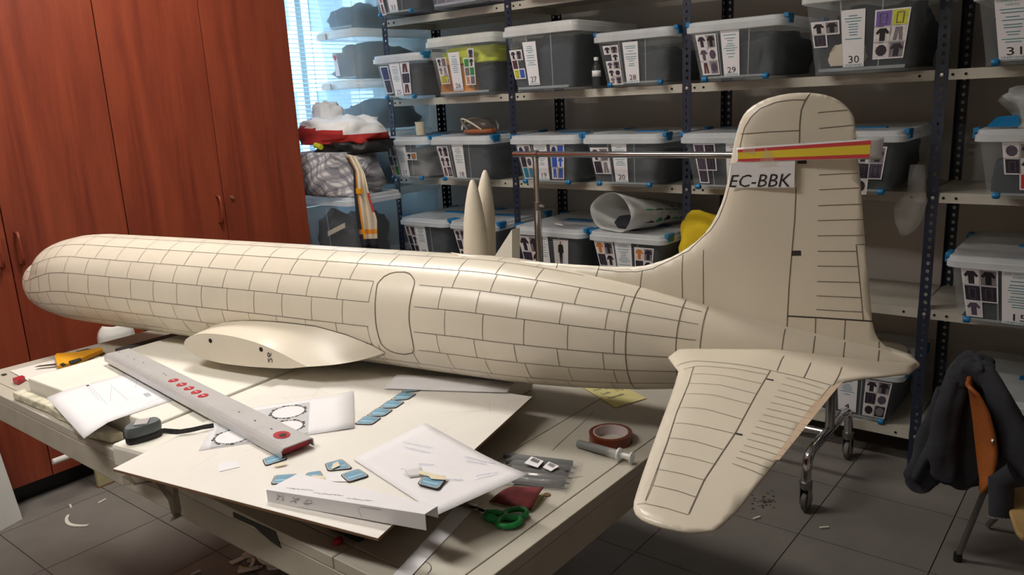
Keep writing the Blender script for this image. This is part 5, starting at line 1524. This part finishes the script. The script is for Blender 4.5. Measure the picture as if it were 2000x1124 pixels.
# yellow card
q = Quad(*[onZ(x, y, TZ + .0012) for x, y in ((1202, 797), (1263, 779), (1195, 743), (1137, 757))])
card = sheet('label_card', q, M_manila, None, th=.0008, lift=.0008); tag(card, 'yellow card handwritten DC6 scale 1/12 under the model tail', 'card')
mb = MB()
put_text(mb, q, 'DC6', .56, .68, .14, .0012, width=.24, italic=.1); put_text(mb, q, '1/12', .72, .5, .13, .0012, width=.24, italic=.1); put_text(mb, q, 'DC', .6, .85, .12, .0012, width=.18, italic=.1)
put_text(mb, q, 'Avión', .24, .72, .09, .0012, width=.24); put_text(mb, q, 'Escala', .30, .52, .085, .0012, width=.26); put_text(mb, q, 'Responsable:', .42, .32, .085, .0012, width=.5)
mb.build('handwriting', M_ink, card, fixn=False)
# pencil squiggles and chips on the bench
rnd = random.Random(8)
mb = MB(); bq = Quad(Vector((-.9, .7, TZ + .0006)), Vector((-.7, .7, TZ + .0006)), Vector((-.7, 1.5, TZ + .0006)), Vector((-.9, 1.5, TZ + .0006)))
for k in range(6): squiggle(mb, bq, rnd.uniform(.1, .5), rnd.uniform(.05, .8), rnd.uniform(.3, .9), rnd.uniform(.1, .8) * .2 + .4, .01, 0, .0008, 120 + k, 4) if k < 2 else mb.lathe([(0, .0003), (rnd.uniform(.0008, .0018), .0003), (.0005, 0), (0, 0)], 6, Matrix.Translation(bq.p(rnd.random(), rnd.random(), 0)))
c = onZ(815, 1112, TZ + .0008)
mb.ribbon([c + Vector((.02 * math.cos(a), .02 * math.sin(a), 0)) for a in [k * .2 for k in range(10)]], Vector((0, 0, 1)), .001)
mb.build('scuff_marks', M_pencil2, bench, fixn=False)
# saw, cutter, scraps at the left end
zz = TZ + .006
t = thing('craft_knife', 'yellow craft knife with black grip and long blade', 'knife', onZ(150, 708, TZ))
MB().prism([onZ(x, y, zz) for x, y in ((108, 702), (112, 698), (148, 696), (200, 686), (202, 690), (150, 713), (130, 719), (113, 723))], (0, 0, .012)).build('body', M_yellow, t, bevel=.002)
MB().prism([onZ(x, y, zz + .0125) for x, y in ((134, 709), (158, 702), (161, 706), (137, 714))], (0, 0, .005)).build('grip', M_black, t, bevel=.002)
MB().prism([onZ(x, y, zz + .0125) for x, y in ((117, 714), (124, 711), (130, 714), (122, 718))], (0, 0, .004)).build('slider', M_black, t, bevel=.002)
MB().prism([onZ(x, y, zz + .004) for x, y in ((68, 718), (76, 715), (110, 711), (110, 714))], (0, 0, .001)).build('blade', M_dchrome, t)
t = thing('steel_blade', 'dark steel blade lying at the edge of the bench', 'blade', onZ(180, 687, TZ))
MB().prism([onZ(x, y, TZ + .0042) for x, y in ((148, 687), (170, 682), (182, 683), (205, 690), (200, 692))], (0, 0, .001)).build('blade', M_joint, t)
tag(MB().prism([onZ(x, y, TZ + .0031) for x, y in ((165, 706), (168, 711), (192, 714), (199, 710), (178, 706))], (0, 0, .0026)).build('wood_stick', M_beech), 'short flat wooden stick beside the craft knife', 'stick')
tag(MB().prism([onZ(x, y, TZ + .005) for x, y in ((124, 697), (133, 692), (141, 690), (130, 696))], (0, 0, .002)).build('dark_chip', M_joint), 'dark triangular chip near the bench edge', 'chip')
tag(MB().prism([onZ(x, y, TZ + .002) for x, y in ((26, 748), (44, 742), (50, 744), (36, 752))], (0, 0, .012)).build('red_scrap', M_red), 'red plastic scrap beside the foam slab', 'scrap')
p0, p1 = onZ(650, 1064, TZ + .006), onZ(666, 1054, TZ + .006)
tag(MB().tube([p0, p0.lerp(p1, .5), p1], [.002, .006, .006], 8).build('marker_pen', M_red, smooth=True), 'red marker tip poking out beside the black case', 'marker')
for k, px in enumerate([(0, 731), (6, 734)]):
    pass
tag(MB().prism([onZ(x, y, TZ + .001) for x, y in ((2, 733), (10, 731), (14, 732), (6, 735))], (0, 0, .002)).build('dark_mark', M_joint), 'small dark chip on the bench corner', 'chip')
# clear film hanging from the board
mb = MB(); P = [(250, 930, 12), (268, 948, 20), (300, 940, 24), (325, 955, 20), (340, 975, 9), (346, 1000, 6), (345, 1016, 4)]
g = []
for x, y, w in P:
    a, b = onY(x - w, y, .60), onY(x + w, y - 4, .60)
    g.append([a.lerp(b, k / 5) + Vector((0, .01 * math.sin(k * 2 + y), 0)) for k in range(6)])
mb.loft(g, cap=False, closed=False)
tag(mb.build('cling_film', clear('dirty_film', rgb(150, 138, 118), .35), smooth=True, fixn=False, solid=.0005), 'torn clear film hanging from the hardboard edge', 'film')

# ================================================================== AROUND THE BENCH
cb = thing('chipboard_panel', 'beige board standing on the floor between bench and cupboard', 'board', (-3.085, 1.46, 0))
MB().box((-3.095, 1.18, .006), (-3.075, 1.75, .5)).build('panel', mat('chipboard', rgb(178, 166, 128), .8, var=.1), cb, bevel=.001)
MB().box((-3.095, 1.18, 0), (-3.075, 1.75, .006)).build('bottom_edge', M_brown, cb)
ra = onX(103, 903, -3.066)
MB().tube([(-3.066, ra.y, ra.z), (-3.066, 1.30, ra.z + .004)], .011, 10).build('white_tube', M_white, cb, smooth=True, angle=50)
a, b = onZ(45, 1015, 0), onZ(0, 1040, 0)
d = (b - a).normalized()
mb = MB(); p1 = b + d * .5; nrm = Vector((-1, 0, 0))
topA, topB = onX(0, 826, a.x - .03), None
mb.prism([a, p1, p1 + Vector((-.06, -.02, .62)), a + Vector((-.06, -.045, .62))], (-.02, 0, 0)); tag(mb.build('white_board', M_white, bevel=.002), 'white board leaning upright against the cupboards on the floor', 'board')
# white plastic part beyond the bench end
pw0 = onX(233, 660, -3.085); pt0 = onX(233, 635, -3.085)
mb = MB(); rings = []; HH = pt0.z - .5
for k in range(11):
    w = k / 10; zk = .5 + HH * w; rk = .066 * (1 - max(0, w - .5) ** 3 * 3.2)
    rings.append([Vector((-3.115 + .055 * math.cos(a) * (1 if w < .9 else .8), pw0.y + rk * math.sin(a), zk)) for a in [-PI / 2 + j * PI / 12 for j in range(13)]])
mb.loft(rings, cap=False, closed=False); o = mb.build('plastic_cowl', M_white, smooth=True, solid=.012, fixn=False); tag(o, 'white curved plastic cowl standing on the beige board beyond the bench', 'model part')

# floor debris
rnd = random.Random(21)
_chips = []
def chip(px, py, L, w, ang, matl, label, cur=0):
    c = onZ(px, py, .0015)
    pts = [c + Vector((math.cos(ang) * L * k + math.sin(ang) * cur * (1 - 4 * k * k), math.sin(ang) * L * k - math.cos(ang) * cur * (1 - 4 * k * k), 0)) for k in [i / 8 - .5 for i in range(9)]]
    lay = 0
    while any(l == lay and min((p - q).xy.length for p in pts for q in qs) < (w + w2) * .62 + .009 for l, w2, qs in _chips): lay += 1
    _chips.append((lay, w, [p.copy() for p in pts]))
    for p in pts: p.z += lay * .0044
    mb = MB(); mb.loft([[p + Vector((math.sin(ang) * w / 2 * s_, -math.cos(ang) * w / 2 * s_, h)) for s_, h in ((-1, 0), (1, 0), (1, .004), (-1, .004))] for p in pts], cap=True)
    tag(mb.build('foam_offcut', matl), label, 'offcut', 'offcuts on the floor')
chip(152, 1018, .14, .012, .05, M_foam, 'curved cream foam offcut on the open floor', .03)
LB = 'small foam offcut in the litter under the bench'
for k in range(15):
    chip(470 + rnd.uniform(0, 120), 1088 + rnd.uniform(0, 30), rnd.uniform(.03, .10), rnd.uniform(.008, .02), rnd.uniform(0, 3), M_foam if k % 3 else M_cream, LB, rnd.uniform(-.01, .02))
chip(545, 1100, .17, .014, .3, M_foam, 'curved foam offcut in the litter under the bench', .05)
for px, py in ((138, 990), (200, 980), (484, 1065), (383, 1120), (1478, 1013), (1610, 1032), (60, 958)):
    chip(px, py, .03, .006, rnd.uniform(0, 3), M_foam, 'tiny white chip on the open floor')
mb = MB()
for k in range(40):
    c = onZ(1490 + rnd.gauss(0, 17), 980 + rnd.gauss(0, 8), .0006); mb.lathe([(0, .0003), (rnd.uniform(.002, .006), .0002), (.001, 0), (0, 0)], 7, Matrix.Translation(c))
o = mb.build('floor_stain', mat('dark_stain', rgb(62, 57, 53), .8), fl, fixn=False)

# ================================================================== SMALL CHAIR WITH JACKET
ch = thing('small_chair', 'small school chair with orange plywood back and chrome legs', 'chair', (-.16, 2.38, 0))
# backrest: curved plywood panel seen almost edge-on
Yn = 2.30
outl_l = [(1893, 757), (1898, 790), (1904, 840), (1909, 890), (1914, 935), (1919, 965)]
outl_r = [(1893, 757), (1912, 773), (1930, 808), (1943, 855), (1947, 890), (1943, 925), (1932, 950), (1919, 965)]
def ip(pts, y):
    for i in range(len(pts) - 1):
        if pts[i][1] <= y <= pts[i + 1][1]:
            k = (y - pts[i][1]) / max(1e-6, pts[i + 1][1] - pts[i][1]); return pts[i][0] + (pts[i + 1][0] - pts[i][0]) * k
    return pts[-1][0]
rings = []
for k in range(17):
    y = 757 + (965 - 757) * k / 16
    pr = onY(ip(outl_r, y), y, Yn)             # near vertical edge
    w = math.sin(PI * min(max((k + .8) / 17.6, 0), 1)) ** .5
    pf = onY(ip(outl_l, y) - 3, y, 2.355)
    c = []
    for j in range(9):
        u = j / 8
        p = pr.lerp(pf, u) + Vector((-.004 * math.sin(u * PI), 0, 0)); p.z = pr.z; c.append(p)
    e_ = pf.copy(); e_.z = pr.z
    for j in (1, 2): c.append(e_ + Vector((-.004 * j, .08 * j * w, 0)))
    rings.append(c)
mb = MB(); mb.loft(rings, cap=False, closed=False); mb.build('backrest', M_seatwood, ch, smooth=True, solid=.010, fixn=False)
s0 = onY(1917, 967, 2.36)
seatz = .285
mb = MB(); mb.prism([onZ(x, y, seatz) for x, y in ((1966, 940), (1972, 1000), (1984, 1035), (1996, 1048), (2100, 1060), (2110, 930))], (0, 0, -.014)); mb.build('seat', M_beech, ch, bevel=.004)
ft = onZ(1870, 1096, 0)
def leg(path): 
    l_ = MB().tube(path, .0085, 10).build('leg', M_dchrome, ch, smooth=True, angle=50); return l_
top = onY(1919, 968, 2.42)
leg([(top.x + .01, top.y, top.z + .03), (top.x, top.y, top.z), (ft.x, ft.y, .012)])
MB().tube([(ft.x, ft.y, 0), (ft.x, ft.y, .025)], .012, 10).build('rubber_foot', M_black, ch)
leg([(-.13, 2.60, seatz), (-.28, 2.68, .01)]); leg([(-.04, 2.26, seatz - .005), (-.10, 2.22, .01)]); leg([(.14, 2.5, seatz), (.2, 2.58, .01)])
MB().tube([(-.12, 2.24, seatz - .012), (.12, 2.24, seatz - .012), (.12, 2.54, seatz - .012), (-.12, 2.54, seatz - .012)], .008, 8).build('seat_frame', M_dchrome, ch, smooth=True)
MB().lathe([(0, .002), (.008, .002), (.009, -.003), (0, -.003)], 10, Matrix.Translation(onY(1938, 862, 2.30)) @ Matrix.Rotation(-PI / 2, 4, 'Y')).build('rivet', M_bolt, ch)
# jacket
jl = [(690, 1878, 1914), (700, 1868, 1918), (715, 1856, 1926), (735, 1848, 1938), (755, 1842, 1950), (780, 1834, 1966), (810, 1826, 1982), (840, 1816, 1998), (870, 1804, 1990), (900, 1790, 1950), (925, 1780, 1925), (943, 1774, 1905)]
rings = []
for y, xl, xr in jl:
    a, b = onY(xl, y, 2.47), onY(xr, y, 2.47); c = (a + b) / 2; hw_ = (b - a).length / 2; r = []
    dep = .035 + .05 * min(1, (y - 685) / 120)
    for k in range(48):
        t_ = k * 2 * PI / 48
        f = 1 + .10 * math.sin(7 * t_ + .6) * min(1, (y - 700) / 150) + .05 * math.sin(13 * t_ + y * .02)
        p = c + Vector((hw_ * math.cos(t_), dep * math.sin(t_) * f * (1.0 + .3 * math.sin(5 * t_ + 1)), .006 * math.sin(3 * t_ + y * .03)))
        if p.y < 2.405 and p.x > -.36: p.y = max(p.y, 2.405) 
        if y > 915: p.z += .03 * max(0, math.sin(2.5 * t_ + 2.2))
        r.append(p)
    rings.append(r)
jk = thing('fleece_jacket', 'charcoal fleece jacket draped over the small chair', 'jacket', (-.32, 2.47, .2))
mb = MB(); mb.loft(rings, cap=True); mb.build('body', M_jacket, jk, smooth=True, subsurf=1)
# hood and sleeves
def sleeve(pts, seed, name='sleeve'):
    mb = MB(); rings = []; fine = []
    for i in range(len(pts) - 1):
        for k in range(4): fine.append([pts[i][c] + (pts[i + 1][c] - pts[i][c]) * k / 4 for c in range(4)])
    fine.append(list(pts[-1]))
    for n, (x, y, Y, r) in enumerate(fine):
        c = onY(x, y, Y); ring = []
        for k in range(26):
            a = 2 * PI * k / 26
            f = 1 + .22 * noise.noise(Vector((math.cos(a) * 1.3 + seed, math.sin(a) * 1.3, n * .22))) + .10 * math.sin(3 * a + seed + n * .12) + .05 * math.sin(n * 1.1 + a * 2)
            ring.append(c + Vector((r * f * math.cos(a), r * .75 * f * math.sin(a), .25 * r * math.sin(a * 2 + seed) * (n / len(fine)))))
        rings.append(ring)
    mb.loft(rings, cap=True)
    return mb.build(name, M_jacket, jk, smooth=True, angle=55)
sleeve([(1868, 742, 2.41, .026), (1852, 790, 2.39, .036), (1843, 850, 2.38, .034), (1838, 900, 2.38, .034), (1842, 930, 2.38, .034)], 1)
sleeve([(1850, 760, 2.44, .028), (1832, 820, 2.44, .038), (1816, 880, 2.44, .042), (1804, 930, 2.44, .046), (1800, 950, 2.44, .046)], 2)
sleeve([(1900, 770, 2.44, .026), (1888, 830, 2.44, .034), (1882, 890, 2.44, .034), (1876, 944, 2.44, .034)], 3)
sleeve([(1918, 712, 2.42, .024), (1950, 770, 2.38, .034), (1975, 830, 2.36, .044), (2000, 890, 2.34, .05), (2030, 930, 2.32, .05)], 4)
mb = MB(); P = [onY(1895, 703, 2.45), onY(1880, 728, 2.42), onY(1905, 740, 2.42), onY(1918, 715, 2.45)]
c = (P[0] + P[2]) / 2; lump('hood', (c.x, c.y, c.z - .045), (.10, .09, .085), M_jacket, 91, .3, parent=jk)
a, b = onY(1945, 940, 2.30), onY(1955, 1008, 2.28)
MB().tube([a + Vector((.045, .0, .03)), a + Vector((.012, 0, 0)), b], [.034, .032, .029], 18).build('cuff', M_jacket, jk, smooth=True, angle=60)
MB().tube([b, b + (b - a).normalized() * .003], .029, 18).build('cuff_lining', M_greyc, jk, smooth=True, angle=60)
